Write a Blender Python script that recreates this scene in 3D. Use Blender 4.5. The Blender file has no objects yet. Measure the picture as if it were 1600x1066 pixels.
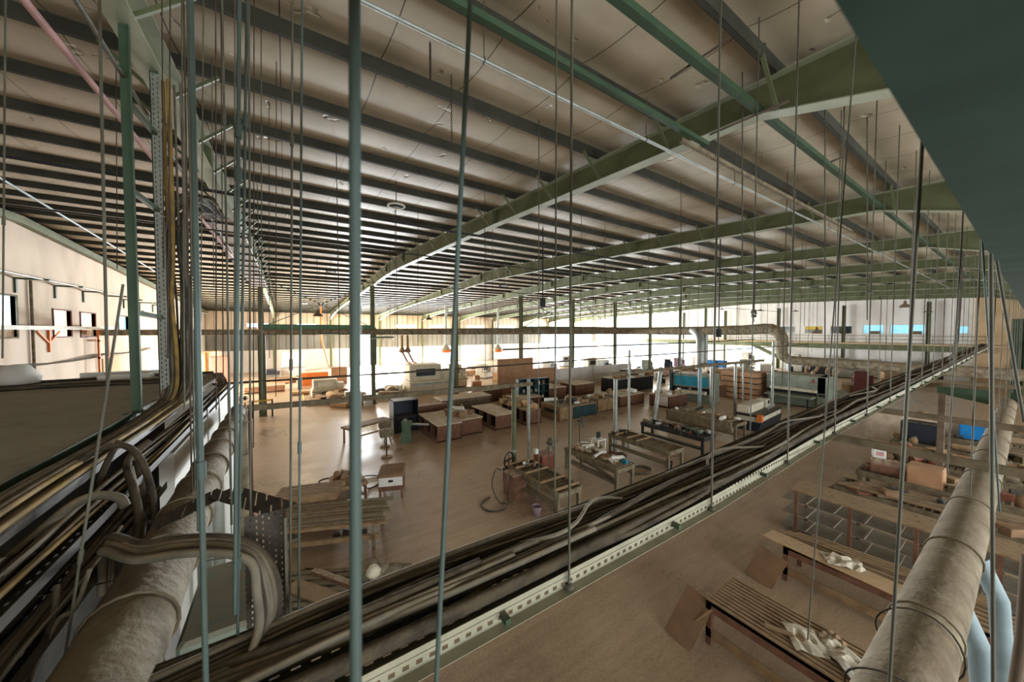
import bpy, math, random
from mathutils import Vector, Matrix
from math import sin, cos, pi, radians, atan2, sqrt
random.seed(7)
sc = bpy.context.scene
col = sc.collection

# ---------------------------------------------------------------- camera
FPX = 538.3
PSI = radians(33.33); PIT = math.atan(17 / FPX); CZ = 6.0
FW = Vector((sin(PSI) * cos(PIT), cos(PSI) * cos(PIT), -sin(PIT)))
RT = Vector((cos(PSI), -sin(PSI), 0)); UP = RT.cross(FW)
CAM = Vector((0, 0, CZ))
cd = bpy.data.cameras.new('camera'); cam = bpy.data.objects.new('camera', cd); col.objects.link(cam)
cam.matrix_world = Matrix(((RT.x, UP.x, -FW.x, 0), (RT.y, UP.y, -FW.y, 0), (RT.z, UP.z, -FW.z, CZ), (0, 0, 0, 1)))
cd.sensor_width = 36; cd.lens = FPX / 1600 * 36; cd.clip_start = 0.01; cd.clip_end = 400
cd.dof.use_dof = True; cd.dof.focus_distance = 9; cd.dof.aperture_fstop = 3.2
sc.camera = cam
def ray(px, py): return FW + RT * ((px - 800) / FPX) - UP * ((py - 533) / FPX)
def onz(px, py, z): r = ray(px, py); return CAM + r * ((z - CZ) / r.z)
def onx(px, py, X): r = ray(px, py); return CAM + r * (X / r.x)
def ony(px, py, Y): r = ray(px, py); return CAM + r * (Y / r.y)
def atd(px, py, d): return CAM + ray(px, py) * d

# ---------------------------------------------------------------- exposure, sky, daylight, added fill
vs = sc.view_settings
vs.view_transform = 'Standard'; vs.look = 'None'; vs.gamma = 1; vs.exposure = 0.9; vs.use_curve_mapping = False
sc.cycles.max_bounces = 7; sc.cycles.diffuse_bounces = 5; sc.cycles.glossy_bounces = 3; sc.cycles.transparent_max_bounces = 8
sc.cycles.sample_clamp_indirect = 4
w = bpy.data.worlds.new('sky'); sc.world = w; w.use_nodes = True
w.node_tree.nodes['Background'].inputs[0].default_value = (0.80, 0.92, 1.0, 1)
w.node_tree.nodes['Background'].inputs[1].default_value = 2.2
def area(name, loc, rot, sx, sy, power, colr=(0.9, 0.96, 1.0), spread=180):
    l = bpy.data.lights.new(name, 'AREA'); l.shape = 'RECTANGLE'; l.size = sx; l.size_y = sy
    l.energy = power; l.color = colr; l.spread = radians(spread)
    o = bpy.data.objects.new(name, l); col.objects.link(o); o.location = loc; o.rotation_euler = rot; return o
# openings in the far wall (light shines -Y) and the right wall (-X); left and rear fill lights are added
area('daylight_far_door', (10.9, 61.15, 2.6), (-pi / 2, 0, 0), 3.0, 5.2, 9000)
area('daylight_far_low', (22.0, 61.15, 1.7), (-pi / 2, 0, 0), 15.5, 2.4, 9000)
area('daylight_far_wide', (55.5, 61.15, 2.7), (-pi / 2, 0, 0), 15.0, 5.0, 15000)
area('daylight_right_wide', (65.15, 46.0, 2.7), (0, pi / 2, 0), 5.0, 20.0, 14000)
area('daylight_right_low', (65.15, 27.5, 1.8), (0, pi / 2, 0), 2.8, 5.0, 2500)
area('fill_light_left_bay', (-9.15, 44.0, 1.9), (0, -pi / 2, 0), 3.2, 12.0, 4200, (1.0, 0.93, 0.84))  # warm fill added in the left wall to brighten this bay
area('fill_light_rear', (16.0, -11.15, 4.2), (pi / 2, 0, 0), 46.0, 6.0, 1350, (1.0, 0.97, 0.92))  # unseen fill added behind the camera to brighten the near part

# ---------------------------------------------------------------- materials
def S(r, g, b):
    f = lambda c: (c / 255 / 12.92) if c / 255 <= 0.04045 else ((c / 255 + 0.055) / 1.055) ** 2.4
    return (f(r), f(g), f(b), 1)
def mat(name, base, base2=None, scale=3.0, rough=0.8, metal=0.0, dust=0.0, dustc=(150, 132, 108), bump=0.0, bscale=30, emit=None, estr=0, spec=0.3):
    m = bpy.data.materials.new(name); m.use_nodes = True; nt = m.node_tree; n = nt.nodes; L = nt.links
    p = n['Principled BSDF']; p.inputs['Roughness'].default_value = rough; p.inputs['Metallic'].default_value = metal
    p.inputs['Specular IOR Level'].default_value = spec
    tc = n.new('ShaderNodeTexCoord')
    no = n.new('ShaderNodeTexNoise'); no.inputs['Scale'].default_value = scale; no.inputs['Detail'].default_value = 5
    L.new(tc.outputs['Object'], no.inputs['Vector'])
    mx = n.new('ShaderNodeMix'); mx.data_type = 'RGBA'
    rp = n.new('ShaderNodeMapRange'); rp.inputs[1].default_value = 0.35; rp.inputs[2].default_value = 0.65
    L.new(no.outputs['Fac'], rp.inputs[0]); L.new(rp.outputs[0], mx.inputs[0])
    mx.inputs[6].default_value = base if len(base) == 4 else S(*base)
    b2 = base2 if base2 else tuple(int(c * 0.82) for c in base)
    mx.inputs[7].default_value = S(*b2)
    out = mx.outputs[2]
    if dust > 0:   # settled sawdust lies on the faces that point up
        g = n.new('ShaderNodeNewGeometry'); sx = n.new('ShaderNodeSeparateXYZ'); L.new(g.outputs['Normal'], sx.inputs[0])
        mr = n.new('ShaderNodeMapRange'); mr.inputs[1].default_value = 0.25; mr.inputs[2].default_value = 0.85; mr.inputs[4].default_value = dust
        L.new(sx.outputs[2], mr.inputs[0])
        n2 = n.new('ShaderNodeTexNoise'); n2.inputs['Scale'].default_value = 9; n2.inputs['Detail'].default_value = 6; L.new(tc.outputs['Object'], n2.inputs['Vector'])
        r2 = n.new('ShaderNodeMapRange'); r2.inputs[1].default_value = 0.3; r2.inputs[2].default_value = 0.55; L.new(n2.outputs['Fac'], r2.inputs[0])
        mu = n.new('ShaderNodeMath'); mu.operation = 'MULTIPLY'; L.new(mr.outputs[0], mu.inputs[0]); L.new(r2.outputs[0], mu.inputs[1])
        m3 = n.new('ShaderNodeMix'); m3.data_type = 'RGBA'; L.new(mu.outputs[0], m3.inputs[0]); L.new(out, m3.inputs[6]); m3.inputs[7].default_value = S(*dustc)
        out = m3.outputs[2]
    L.new(out, p.inputs['Base Color'])
    if bump > 0:
        nb = n.new('ShaderNodeTexNoise'); nb.inputs['Scale'].default_value = bscale; nb.inputs['Detail'].default_value = 4; L.new(tc.outputs['Object'], nb.inputs['Vector'])
        bp = n.new('ShaderNodeBump'); bp.inputs['Strength'].default_value = bump; bp.inputs['Distance'].default_value = 0.02
        L.new(nb.outputs['Fac'], bp.inputs['Height']); L.new(bp.outputs['Normal'], p.inputs['Normal'])
    if emit: p.inputs['Emission Color'].default_value = S(*emit); p.inputs['Emission Strength'].default_value = estr
    return m
M = {}
M['flange'] = mat('bounce lit pale steel', (160, 164, 142), (140, 146, 122), 1.5, 0.6)  # flanges coloured paler than the webs to stand in for bounced light
M['midgreen'] = mat('mid green steel paint', (78, 118, 90), (66, 100, 76), 1.5, 0.5)
M['green'] = mat('green steel paint', (100, 106, 76), (86, 90, 62), 1.5, 0.55, dust=0.5, dustc=(140, 132, 104))
M['dgreen'] = mat('dark green steel paint', (62, 82, 60), (48, 66, 48), 1.5, 0.5, dust=0.4)
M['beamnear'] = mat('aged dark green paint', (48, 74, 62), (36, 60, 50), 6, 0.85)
M['purlin'] = mat('purlin paint', (62, 62, 52), (50, 48, 40), 2, 0.8)
M['rod'] = mat('galvanised rod', (92, 92, 78), (64, 56, 42), 2.0, 0.6, 0.1)
M['rodblue'] = mat('pale galvanised rod', (78, 94, 90), (54, 60, 50), 1.2, 0.55, 0.1)
M['roddark'] = mat('rusted rod', (74, 60, 46), (52, 44, 36), 3, 0.8)
M['galv'] = mat('galvanised sheet', (160, 164, 158), (132, 136, 128), 3, 0.45, 0.35, dust=0.85, bump=0.1)
M['ductdusty'] = mat('dusty spiral duct', (144, 134, 112), (98, 86, 66), 4, 0.85, dust=0.9, dustc=(122, 106, 84), bump=0.5, bscale=22)
M['pale'] = mat('pale blue duct', (142, 160, 166), (118, 134, 138), 2.5, 0.5, 0.1)
M['cable'] = mat('dusty cable', (78, 68, 52), (46, 40, 32), 5, 0.9, dust=0.6, dustc=(104, 92, 74), bump=0.4, bscale=40)
M['cableblk'] = mat('black cable', (40, 38, 34), (62, 56, 46), 6, 0.8, dust=0.5)
M['cableyel'] = mat('yellowed cable', (150, 122, 62), (110, 90, 54), 5, 0.8, dust=0.4)
M['cablegry'] = mat('grey cable', (112, 106, 92), (84, 78, 64), 5, 0.85, dust=0.6)
M['pink'] = mat('pink painted pipe', (196, 150, 146), (170, 128, 122), 3, 0.6)
M['redpipe'] = mat('red oxide pipe', (92, 40, 32), (70, 34, 28), 3, 0.7)
M['wood'] = mat('raw timber', (150, 122, 88), (122, 96, 68), 4, 0.85, dust=0.6, dustc=(160, 140, 112), bump=0.2)
M['woodgrey'] = mat('weathered timber', (124, 112, 90), (96, 84, 66), 5, 0.9, dust=0.7, dustc=(146, 130, 104), bump=0.3)
M['woodred'] = mat('reddish cabinet board', (120, 84, 64), (98, 68, 52), 5, 0.8, dust=0.85, dustc=(178, 160, 138), bump=0.15)
M['ply'] = mat('plywood sheet', (186, 150, 104), (166, 130, 88), 2, 0.8, dust=0.5, dustc=(190, 172, 148))
M['mdf'] = mat('brown board panel', (180, 138, 104), (160, 120, 90), 2, 0.8, dust=0.3)
M['boardtop'] = mat('pale worktop board', (200, 186, 166), (176, 160, 138), 3, 0.8)
M['cream'] = mat('cream machine enamel', (206, 200, 180), (186, 178, 154), 2, 0.5, dust=0.5)
M['greygreen'] = mat('grey green machine enamel', (132, 142, 128), (112, 120, 106), 2, 0.5, dust=0.6)
M['navy'] = mat('dark blue grey enamel', (40, 45, 54), (32, 36, 44), 2, 0.5, dust=0.4)
M['teal'] = mat('teal machine enamel', (30, 128, 150), (24, 110, 132), 2, 0.5)
M['blue'] = mat('blue plastic', (30, 130, 200), (26, 110, 180), 2, 0.5)
M['dark'] = mat('dark painted steel', (40, 42, 42), (30, 30, 30), 3, 0.7, dust=0.4)
M['darkteal'] = mat('dark teal steel', (30, 62, 66), (24, 46, 50), 3, 0.6, dust=0.3)
M['machgreen'] = mat('green cast machine', (82, 102, 80), (66, 84, 66), 3, 0.6, dust=0.4)
M['orange'] = mat('orange paint', (214, 122, 52), (196, 104, 44), 3, 0.6)
M['yellow'] = mat('yellow paint', (222, 190, 70), (200, 166, 60), 3, 0.6)
M['white'] = mat('white paint', (222, 220, 212), (204, 200, 190), 1.5, 0.7)
M['card'] = mat('cardboard', (140, 110, 82), (120, 94, 70), 2, 0.85)
M['paper'] = mat('crumpled paper', (210, 200, 180), (188, 176, 152), 4, 0.9, bump=0.2)
M['redbox'] = mat('red enamel box', (128, 72, 54), (110, 62, 46), 4, 0.7, dust=0.6)
M['purple'] = mat('lilac plastic bucket', (150, 128, 140), (130, 110, 122), 4, 0.7)
M['teach'] = mat('green plastic', (60, 190, 130), (50, 170, 116), 4, 0.5)
M['offglass'] = mat('office glass', (44, 62, 72), (30, 42, 50), 0.4, 0.15, spec=0.6)
M['offblue'] = mat('sky lit window film', (96, 150, 180), (150, 196, 214), 0.7, 0.3, emit=(120, 180, 210), estr=0.7)
M['skypane'] = mat('daylight pane', (200, 230, 255), (200, 230, 255), 1, 0.3, emit=(190, 228, 255), estr=3.0)
M['litpane'] = mat('warm lit room pane', (255, 214, 170), (255, 220, 180), 1, 0.5, emit=(255, 206, 160), estr=1.1)
M['lamp'] = mat('lit lamp', (255, 240, 220), (255, 240, 220), 1, 0.5, emit=(255, 240, 220), estr=14)
M['dustyslab'] = mat('dust covered sheet roof', (160, 154, 138), (136, 130, 116), 1.2, 0.95, dust=0.5, dustc=(168, 160, 142), bump=0.3, bscale=12)
M['brownpipe'] = mat('brown round pipe', (112, 96, 80), (92, 78, 64), 3, 0.8, dust=0.5)
M['tan'] = mat('tan plaster', (196, 168, 130), (180, 152, 116), 0.8, 0.85)

def nodes(name):
    m = bpy.data.materials.new(name); m.use_nodes = True; return m, m.node_tree.nodes, m.node_tree.links, m.node_tree.nodes['Principled BSDF']
def math_(n, L, op, a, b=None):
    k = n.new('ShaderNodeMath'); k.operation = op
    for i, v in enumerate((a, b)):
        if v is None: continue
        if isinstance(v, (int, float)): k.inputs[i].default_value = v
        else: L.new(v, k.inputs[i])
    return k.outputs[0]
def floor_mat():
    m, n, L, p = nodes('dusty concrete floor')
    tc = n.new('ShaderNodeTexCoord')
    a = n.new('ShaderNodeTexNoise'); a.inputs['Scale'].default_value = 0.35; a.inputs['Detail'].default_value = 8; a.inputs['Roughness'].default_value = 0.6; L.new(tc.outputs['Object'], a.inputs['Vector'])
    b = n.new('ShaderNodeTexNoise'); b.inputs['Scale'].default_value = 18; b.inputs['Detail'].default_value = 6; L.new(tc.outputs['Object'], b.inputs['Vector'])
    c = n.new('ShaderNodeTexNoise'); c.inputs['Scale'].default_value = 1.6; c.inputs['Detail'].default_value = 5
    mp = n.new('ShaderNodeMapping'); mp.inputs['Scale'].default_value = (0.35, 3, 1); L.new(tc.outputs['Object'], mp.inputs[0]); L.new(mp.outputs[0], c.inputs['Vector'])
    s = math_(n, L, 'ADD', math_(n, L, 'MULTIPLY', a.outputs['Fac'], 0.5), math_(n, L, 'ADD', math_(n, L, 'MULTIPLY', b.outputs['Fac'], 0.28), math_(n, L, 'MULTIPLY', c.outputs['Fac'], 0.22)))
    r = n.new('ShaderNodeValToRGB'); L.new(s, r.inputs[0])
    r.color_ramp.elements[0].position = 0.34; r.color_ramp.elements[0].color = S(130, 107, 85)
    r.color_ramp.elements[1].position = 0.66; r.color_ramp.elements[1].color = S(194, 170, 142)
    e = r.color_ramp.elements.new(0.5); e.color = S(170, 146, 118)
    L.new(r.outputs[0], p.inputs['Base Color'])
    rr = n.new('ShaderNodeMapRange'); L.new(a.outputs['Fac'], rr.inputs[0]); rr.inputs[1].default_value = 0.35; rr.inputs[2].default_value = 0.65; rr.inputs[3].default_value = 0.26; rr.inputs[4].default_value = 0.46
    L.new(rr.outputs[0], p.inputs['Roughness']); p.inputs['Specular IOR Level'].default_value = 0.7
    bp = n.new('ShaderNodeBump'); bp.inputs['Strength'].default_value = 0.25; bp.inputs['Distance'].default_value = 0.01
    L.new(s, bp.inputs['Height']); L.new(bp.outputs[0], p.inputs['Normal'])
    return m
def quilt_mat():
    m, n, L, p = nodes('stained insulation quilt')
    tc = n.new('ShaderNodeTexCoord'); sp = n.new('ShaderNodeSeparateXYZ'); L.new(tc.outputs['Object'], sp.inputs[0])
    fx = math_(n, L, 'FRACT', math_(n, L, 'DIVIDE', sp.outputs[0], 1.22))
    seam = math_(n, L, 'LESS_THAN', fx, 0.011)
    a = n.new('ShaderNodeTexNoise'); a.inputs['Scale'].default_value = 0.9; a.inputs['Detail'].default_value = 7; L.new(tc.outputs['Object'], a.inputs['Vector'])
    r = n.new('ShaderNodeValToRGB'); L.new(a.outputs['Fac'], r.inputs[0])
    r.color_ramp.elements[0].position = 0.3; r.color_ramp.elements[0].color = S(158, 146, 124)
    r.color_ramp.elements[1].position = 0.7; r.color_ramp.elements[1].color = S(192, 180, 158)
    mx = n.new('ShaderNodeMix'); mx.data_type = 'RGBA'; L.new(seam, mx.inputs[0]); L.new(r.outputs[0], mx.inputs[6]); mx.inputs[7].default_value = S(52, 40, 32)
    L.new(mx.outputs[2], p.inputs['Base Color']); p.inputs['Roughness'].default_value = 0.6; p.inputs['Specular IOR Level'].default_value = 0.35
    v = n.new('ShaderNodeTexVoronoi'); v.inputs['Scale'].default_value = 1.7; v.inputs['Randomness'].default_value = 1
    dist = n.new('ShaderNodeTexNoise'); dist.inputs['Scale'].default_value = 2.5; L.new(tc.outputs['Object'], dist.inputs['Vector'])
    av = n.new('ShaderNodeVectorMath'); av.operation = 'ADD'; L.new(tc.outputs['Object'], av.inputs[0]); L.new(dist.outputs['Color'], av.inputs[1]); L.new(av.outputs[0], v.inputs['Vector'])
    dr = n.new('ShaderNodeMapRange'); L.new(v.outputs['Distance'], dr.inputs[0]); dr.inputs[1].default_value = 0.0; dr.inputs[2].default_value = 0.16
    bp = n.new('ShaderNodeBump'); bp.inputs['Strength'].default_value = 1.0; bp.inputs['Distance'].default_value = 0.05
    L.new(dr.outputs[0], bp.inputs['Height']); L.new(bp.outputs[0], p.inputs['Normal'])
    return m
def wall_mat(name, c1, c2, ribs=0, axis=0):
    m, n, L, p = nodes(name)
    tc = n.new('ShaderNodeTexCoord')
    mp = n.new('ShaderNodeMapping'); mp.inputs['Scale'].default_value = (1, 1, 0.35); L.new(tc.outputs['Object'], mp.inputs[0])
    a = n.new('ShaderNodeTexNoise'); a.inputs['Scale'].default_value = 0.8; a.inputs['Detail'].default_value = 7; L.new(mp.outputs[0], a.inputs['Vector'])
    r = n.new('ShaderNodeValToRGB'); L.new(a.outputs['Fac'], r.inputs[0])
    r.color_ramp.elements[0].position = 0.3; r.color_ramp.elements[0].color = S(*c2)
    r.color_ramp.elements[1].position = 0.6; r.color_ramp.elements[1].color = S(*c1)
    out = r.outputs[0]
    if ribs:
        sp = n.new('ShaderNodeSeparateXYZ'); L.new(tc.outputs['Object'], sp.inputs[0])
        f = math_(n, L, 'FRACT', math_(n, L, 'DIVIDE', sp.outputs[axis], ribs))
        bp = n.new('ShaderNodeBump'); bp.inputs['Strength'].default_value = 1; bp.inputs['Distance'].default_value = 0.05
        g = math_(n, L, 'LESS_THAN', f, 0.2); L.new(g, bp.inputs['Height']); L.new(bp.outputs[0], p.inputs['Normal'])
        mx = n.new('ShaderNodeMix'); mx.data_type = 'RGBA'; L.new(math_(n, L, 'MULTIPLY', g, 0.5), mx.inputs[0]); L.new(out, mx.inputs[6]); mx.inputs[7].default_value = S(int(c2[0] * .6), int(c2[1] * .6), int(c2[2] * .6))
        out = mx.outputs[2]
    L.new(out, p.inputs['Base Color']); p.inputs['Roughness'].default_value = 0.85
    return m
def perf_mat(name, c, hole, ax=0, ay=1, pu=0.075, pv=0.05):
    """perforated sheet: oblong slots are cut through"""
    m, n, L, p = nodes(name)
    tc = n.new('ShaderNodeTexCoord'); sp = n.new('ShaderNodeSeparateXYZ'); L.new(tc.outputs['Object'], sp.inputs[0])
    row = math_(n, L, 'FLOOR', math_(n, L, 'DIVIDE', sp.outputs[ay], pv))
    u = math_(n, L, 'FRACT', math_(n, L, 'ADD', math_(n, L, 'DIVIDE', sp.outputs[ax], pu), math_(n, L, 'MULTIPLY', row, 0.5)))
    v = math_(n, L, 'FRACT', math_(n, L, 'DIVIDE', sp.outputs[ay], pv))
    h = math_(n, L, 'MULTIPLY', math_(n, L, 'LESS_THAN', math_(n, L, 'ABSOLUTE', math_(n, L, 'SUBTRACT', u, 0.5)), 0.24), math_(n, L, 'LESS_THAN', math_(n, L, 'ABSOLUTE', math_(n, L, 'SUBTRACT', v, 0.5)), 0.14))
    a = n.new('ShaderNodeTexNoise'); a.inputs['Scale'].default_value = 6; a.inputs['Detail'].default_value = 5; L.new(tc.outputs['Object'], a.inputs['Vector'])
    mx = n.new('ShaderNodeMix'); mx.data_type = 'RGBA'; L.new(a.outputs['Fac'], mx.inputs[0]); mx.inputs[6].default_value = S(*c); mx.inputs[7].default_value = S(*[int(q * .7) for q in c])
    L.new(mx.outputs[2], p.inputs['Base Color']); p.inputs['Roughness'].default_value = 0.6; p.inputs['Metallic'].default_value = 0.2
    if hole:
        L.new(math_(n, L, 'SUBTRACT', 1.0, h), p.inputs['Alpha'])
    return m
M['floor'] = floor_mat(); M['quilt'] = quilt_mat()
M['wleft'] = wall_mat('cream rendered wall', (188, 171, 152), (166, 148, 128))
M['wright'] = wall_mat('white rendered wall', (226, 222, 216), (204, 200, 192))
M['siding'] = wall_mat('grey ribbed cladding', (128, 128, 122), (106, 104, 96), 0.9, 0)
M['sidingup'] = wall_mat('cream ribbed cladding', (214, 200, 178), (190, 174, 150), 0.9, 0)
M['perf'] = perf_mat('perforated tray steel', (112, 108, 90), True)
M['perfy'] = perf_mat('perforated tray steel lengthwise', (88, 82, 68), True, 1, 0)
M['perfz'] = perf_mat('perforated angle steel', (150, 152, 140), True, 2, 0, 0.06, 0.04)
M['perfzx'] = perf_mat('perforated plate steel', (66, 58, 46), True, 2, 0, 0.032, 0.026)
M['perfrim'] = perf_mat('pale slotted tray rim', (172, 168, 142), True, 0, 2, 0.06, 0.075)
M['perfpale'] = perf_mat('pale perforated tray', (190, 182, 178), False, 1, 0, 0.05, 0.035)

# ---------------------------------------------------------------- mesh helpers
class MB:
    def __init__(s): s.v = []; s.f = []; s.sm = []
    def add(s, vs, fs, sm=False):
        b = len(s.v); s.v += [tuple(x) for x in vs]
        for f in fs: s.f.append(tuple(b + i for i in f)); s.sm.append(sm)
        return s
    def box(s, x0, x1, y0, y1, z0, z1):
        return s.add([(x, y, z) for z in (z0, z1) for y in (y0, y1) for x in (x0, x1)],
                     [(0, 2, 3, 1), (4, 5, 7, 6), (0, 1, 5, 4), (2, 6, 7, 3), (0, 4, 6, 2), (1, 3, 7, 5)])
    def bbox(s, x0, x1, y0, y1, z0, z1, b=0.02):
        """box with chamfered vertical and top edges"""
        xs = [(x0 + b, y0), (x1 - b, y0), (x1, y0 + b), (x1, y1 - b), (x1 - b, y1), (x0 + b, y1), (x0, y1 - b), (x0, y0 + b)]
        ins = [(x0 + 2 * b, y0 + b), (x1 - 2 * b, y0 + b), (x1 - b, y0 + 2 * b), (x1 - b, y1 - 2 * b), (x1 - 2 * b, y1 - b), (x0 + 2 * b, y1 - b), (x0 + b, y1 - 2 * b), (x0 + b, y0 + 2 * b)]
        v = [(a, c, z0) for a, c in xs] + [(a, c, z1 - b) for a, c in xs] + [(a, c, z1) for a, c in ins]
        f = [tuple(reversed(range(8))), tuple(range(16, 24))]
        for r in (0, 8):
            f += [(r + i, r + (i + 1) % 8, r + 8 + (i + 1) % 8, r + 8 + i) for i in range(8)]
        return s.add(v, f)
    def bar(s, a, b, w, h=None, up=(0, 0, 1)):
        """square bar from a to b"""
        h = h or w; a = Vector(a); b = Vector(b); d = (b - a).normalized(); u = Vector(up)
        if abs(d.dot(u)) > 0.99: u = Vector((0, 1, 0))
        r = d.cross(u).normalized(); u = r.cross(d)
        vs = [p + r * (i * w / 2) + u * (j * h / 2) for p in (a, b) for i, j in ((-1, -1), (1, -1), (1, 1), (-1, 1))]
        return s.add(vs, [(3, 2, 1, 0), (4, 5, 6, 7), (0, 1, 5, 4), (1, 2, 6, 5), (2, 3, 7, 6), (3, 0, 4, 7)])
    def tube(s, pts, r, n=8, cap=True, closed=False):
        pts = [Vector(p) for p in pts]; m = len(pts); rs = r if isinstance(r, (list, tuple)) else [r] * m
        vs = []; prev = None
        for i, p in enumerate(pts):
            if closed: t = (pts[(i + 1) % m] - pts[i - 1])
            else: t = pts[min(i + 1, m - 1)] - pts[max(i - 1, 0)]
            t.normalize()
            if prev is None:
                prev = t.orthogonal().normalized()
            u = (prev - t * prev.dot(t)).normalized(); prev = u; w_ = t.cross(u)
            vs += [p + (u * cos(2 * pi * k / n) + w_ * sin(2 * pi * k / n)) * rs[i] for k in range(n)]
        f = []
        for i in range(m if closed else m - 1):
            a = i * n; b = ((i + 1) % m) * n
            f += [(a + k, a + (k + 1) % n, b + (k + 1) % n, b + k) for k in range(n)]
        s.add(vs, f, True)
        if cap and not closed:
            s.add(vs[:n], [tuple(reversed(range(n)))]); s.add(vs[-n:], [tuple(range(n))])
        return s
    def cyl(s, c, r, z0, z1, n=16, r2=None):
        return s.tube([(c[0], c[1], z0), (c[0], c[1], z1)], [r, r if r2 is None else r2], n)
    def lathe(s, prof, n=20, c=(0, 0, 0)):
        vs = [(c[0] + r * cos(2 * pi * k / n), c[1] + r * sin(2 * pi * k / n), c[2] + z) for r, z in prof for k in range(n)]
        f = [(i * n + k, i * n + (k + 1) % n, (i + 1) * n + (k + 1) % n, (i + 1) * n + k) for i in range(len(prof) - 1) for k in range(n)]
        return s.add(vs, f, True)
    def prism(s, prof, axis, a, b):
        """extrude a 2-D outline along an axis: prof gives the two other coordinates in x,y,z order"""
        def P(u, v, t): return ((t, u, v), (u, t, v), (u, v, t))[axis]
        m = len(prof); vs = [P(u, v, a) for u, v in prof] + [P(u, v, b) for u, v in prof]
        return s.add(vs, [tuple(reversed(range(m))), tuple(range(m, 2 * m))] + [(i, (i + 1) % m, m + (i + 1) % m, m + i) for i in range(m)])
    def build(s, name, m, parent=None, **kw):
        me = bpy.data.meshes.new(name); me.from_pydata(s.v, [], s.f); me.polygons.foreach_set('use_smooth', s.sm)
        me.materials.append(m if not isinstance(m, str) else M[m]); me.update()
        o = bpy.data.objects.new(name, me); col.objects.link(o)
        if parent: o.parent = parent
        for k, v in kw.items(): o[k] = v
        return o
def center(o):
    """move a top-level mesh's origin to the middle of its base"""
    me = o.data; xs = [v.co for v in me.vertices]
    c = Vector(((min(v.x for v in xs) + max(v.x for v in xs)) / 2, (min(v.y for v in xs) + max(v.y for v in xs)) / 2, min(v.z for v in xs)))
    me.transform(Matrix.Translation(-c)); o.location = c; return o
def one(mb, name, m, label, cat, group=None, ctr=True):
    o = mb.build(name, m); o['label'] = label; o['category'] = cat
    if group: o['group'] = group
    return center(o) if ctr else o
def struct(mb, name, m, **kw):
    o = mb.build(name, m, None, **kw); o['kind'] = 'structure'; return o
def thing(name, label, cat, loc=(0, 0, 0), rz=0, group=None):
    o = bpy.data.objects.new(name, None); col.objects.link(o); o.empty_display_size = 0.2
    o.location = loc; o.rotation_euler = (0, 0, rz); o['label'] = label; o['category'] = cat
    if group: o['group'] = group
    return o
KIDS = {}
def dup(root, loc, rz=0, label=None, group=None, scale=None):
    r = root.copy(); col.objects.link(r); r.location = loc; r.rotation_euler = (0, 0, rz)
    if label: r['label'] = label
    if group: r['group'] = group
    if scale: r.scale = scale
    def rec(src, dst):
        for ch in [o for o in ALLOBJ() if o.parent == src]:
            c = ch.copy(); col.objects.link(c); c.parent = dst; rec(ch, c)
    rec(root, r)
    return r
def ALLOBJ(): return list(bpy.data.objects)

# ---------------------------------------------------------------- the hall
BAY = 7.33; X0 = -1.40; YR = 22.5; YF = 61.0; XL = -9.0; XR = 65.2; YN = -11.0
def zt(y):
    y = abs(y) if y < 0 else y
    return 9.5 + 0.048 * y if y < YR else 9.5 + 0.048 * YR - 0.052 * (y - YR)
struct(MB().box(XL - 0.5, XR + 0.5, YN - 0.5, YF + 0.5, -0.2, 0), 'floor', 'floor')
def holed(name, m, axis, c0, c1, u0, u1, z0, z1, holes):
    holes = [(max(a, u0), min(b_, u1), max(c, z0), min(d, z1)) for a, b_, c, d in holes if c < z1 and d > z0]
    us = sorted({u0, u1} | {h[0] for h in holes} | {h[1] for h in holes}); zs = sorted({z0, z1} | {h[2] for h in holes} | {h[3] for h in holes})
    b = MB()
    for i in range(len(us) - 1):
        for j in range(len(zs) - 1):
            uc = (us[i] + us[i + 1]) / 2; zc = (zs[j] + zs[j + 1]) / 2
            if any(h[0] < uc < h[1] and h[2] < zc < h[3] for h in holes): continue
            if axis == 0: b.box(c0, c1, us[i], us[i + 1], zs[j], zs[j + 1])
            else: b.box(us[i], us[i + 1], c0, c1, zs[j], zs[j + 1])
    return struct(b, name, m)
# left gable wall, with its windows, door and an opening added for the left fill light
WL = [(20.3, 22.45, 5.72, 7.35), (25.1, 26.65, 5.7, 6.95), (27.65, 29.3, 5.66, 6.92), (32.6, 34.3, 6.0, 6.92), (38, 50, 0.3, 3.5)]
holed('wall_left', 'wleft', 0, XL - 0.3, XL, YN, YF, 0, 11.2, WL + [(48.5, 50.5, 5.7, 6.9)])
for i, (a, b_, c, d) in enumerate(WL[:4]):
    fr = struct(MB().box(XL - .2, XL + .04, a - .07, a, c - .06, d + .06).box(XL - .2, XL + .04, b_, b_ + .07, c - .06, d + .06).box(XL - .2, XL + .04, a, b_, d, d + .06).box(XL - .2, XL + .04, a, b_, c - .06, c), 'window_%d' % (i + 1), 'redpipe' if i in (1, 2) else 'woodgrey')
    MB().box(XL - .16, XL - .13, a, b_, c, d).build('pane', ('skypane', 'litpane', 'litpane', 'offblue')[i], fr)
    if i in (0, 2): MB().box(XL - .12, XL - .06, a, b_, c, c + .35).build('blind', 'wood', fr)
    MB().box(XL - .14, XL - .1, (a + b_) / 2 - .03, (a + b_) / 2 + .03, c, d).build('mullion', 'woodgrey', fr) if i == 0 else None
struct(MB().box(XL, XL + .05, 30.0, 32.3, 3.2, 4.4), 'door_1', 'tan')
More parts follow.
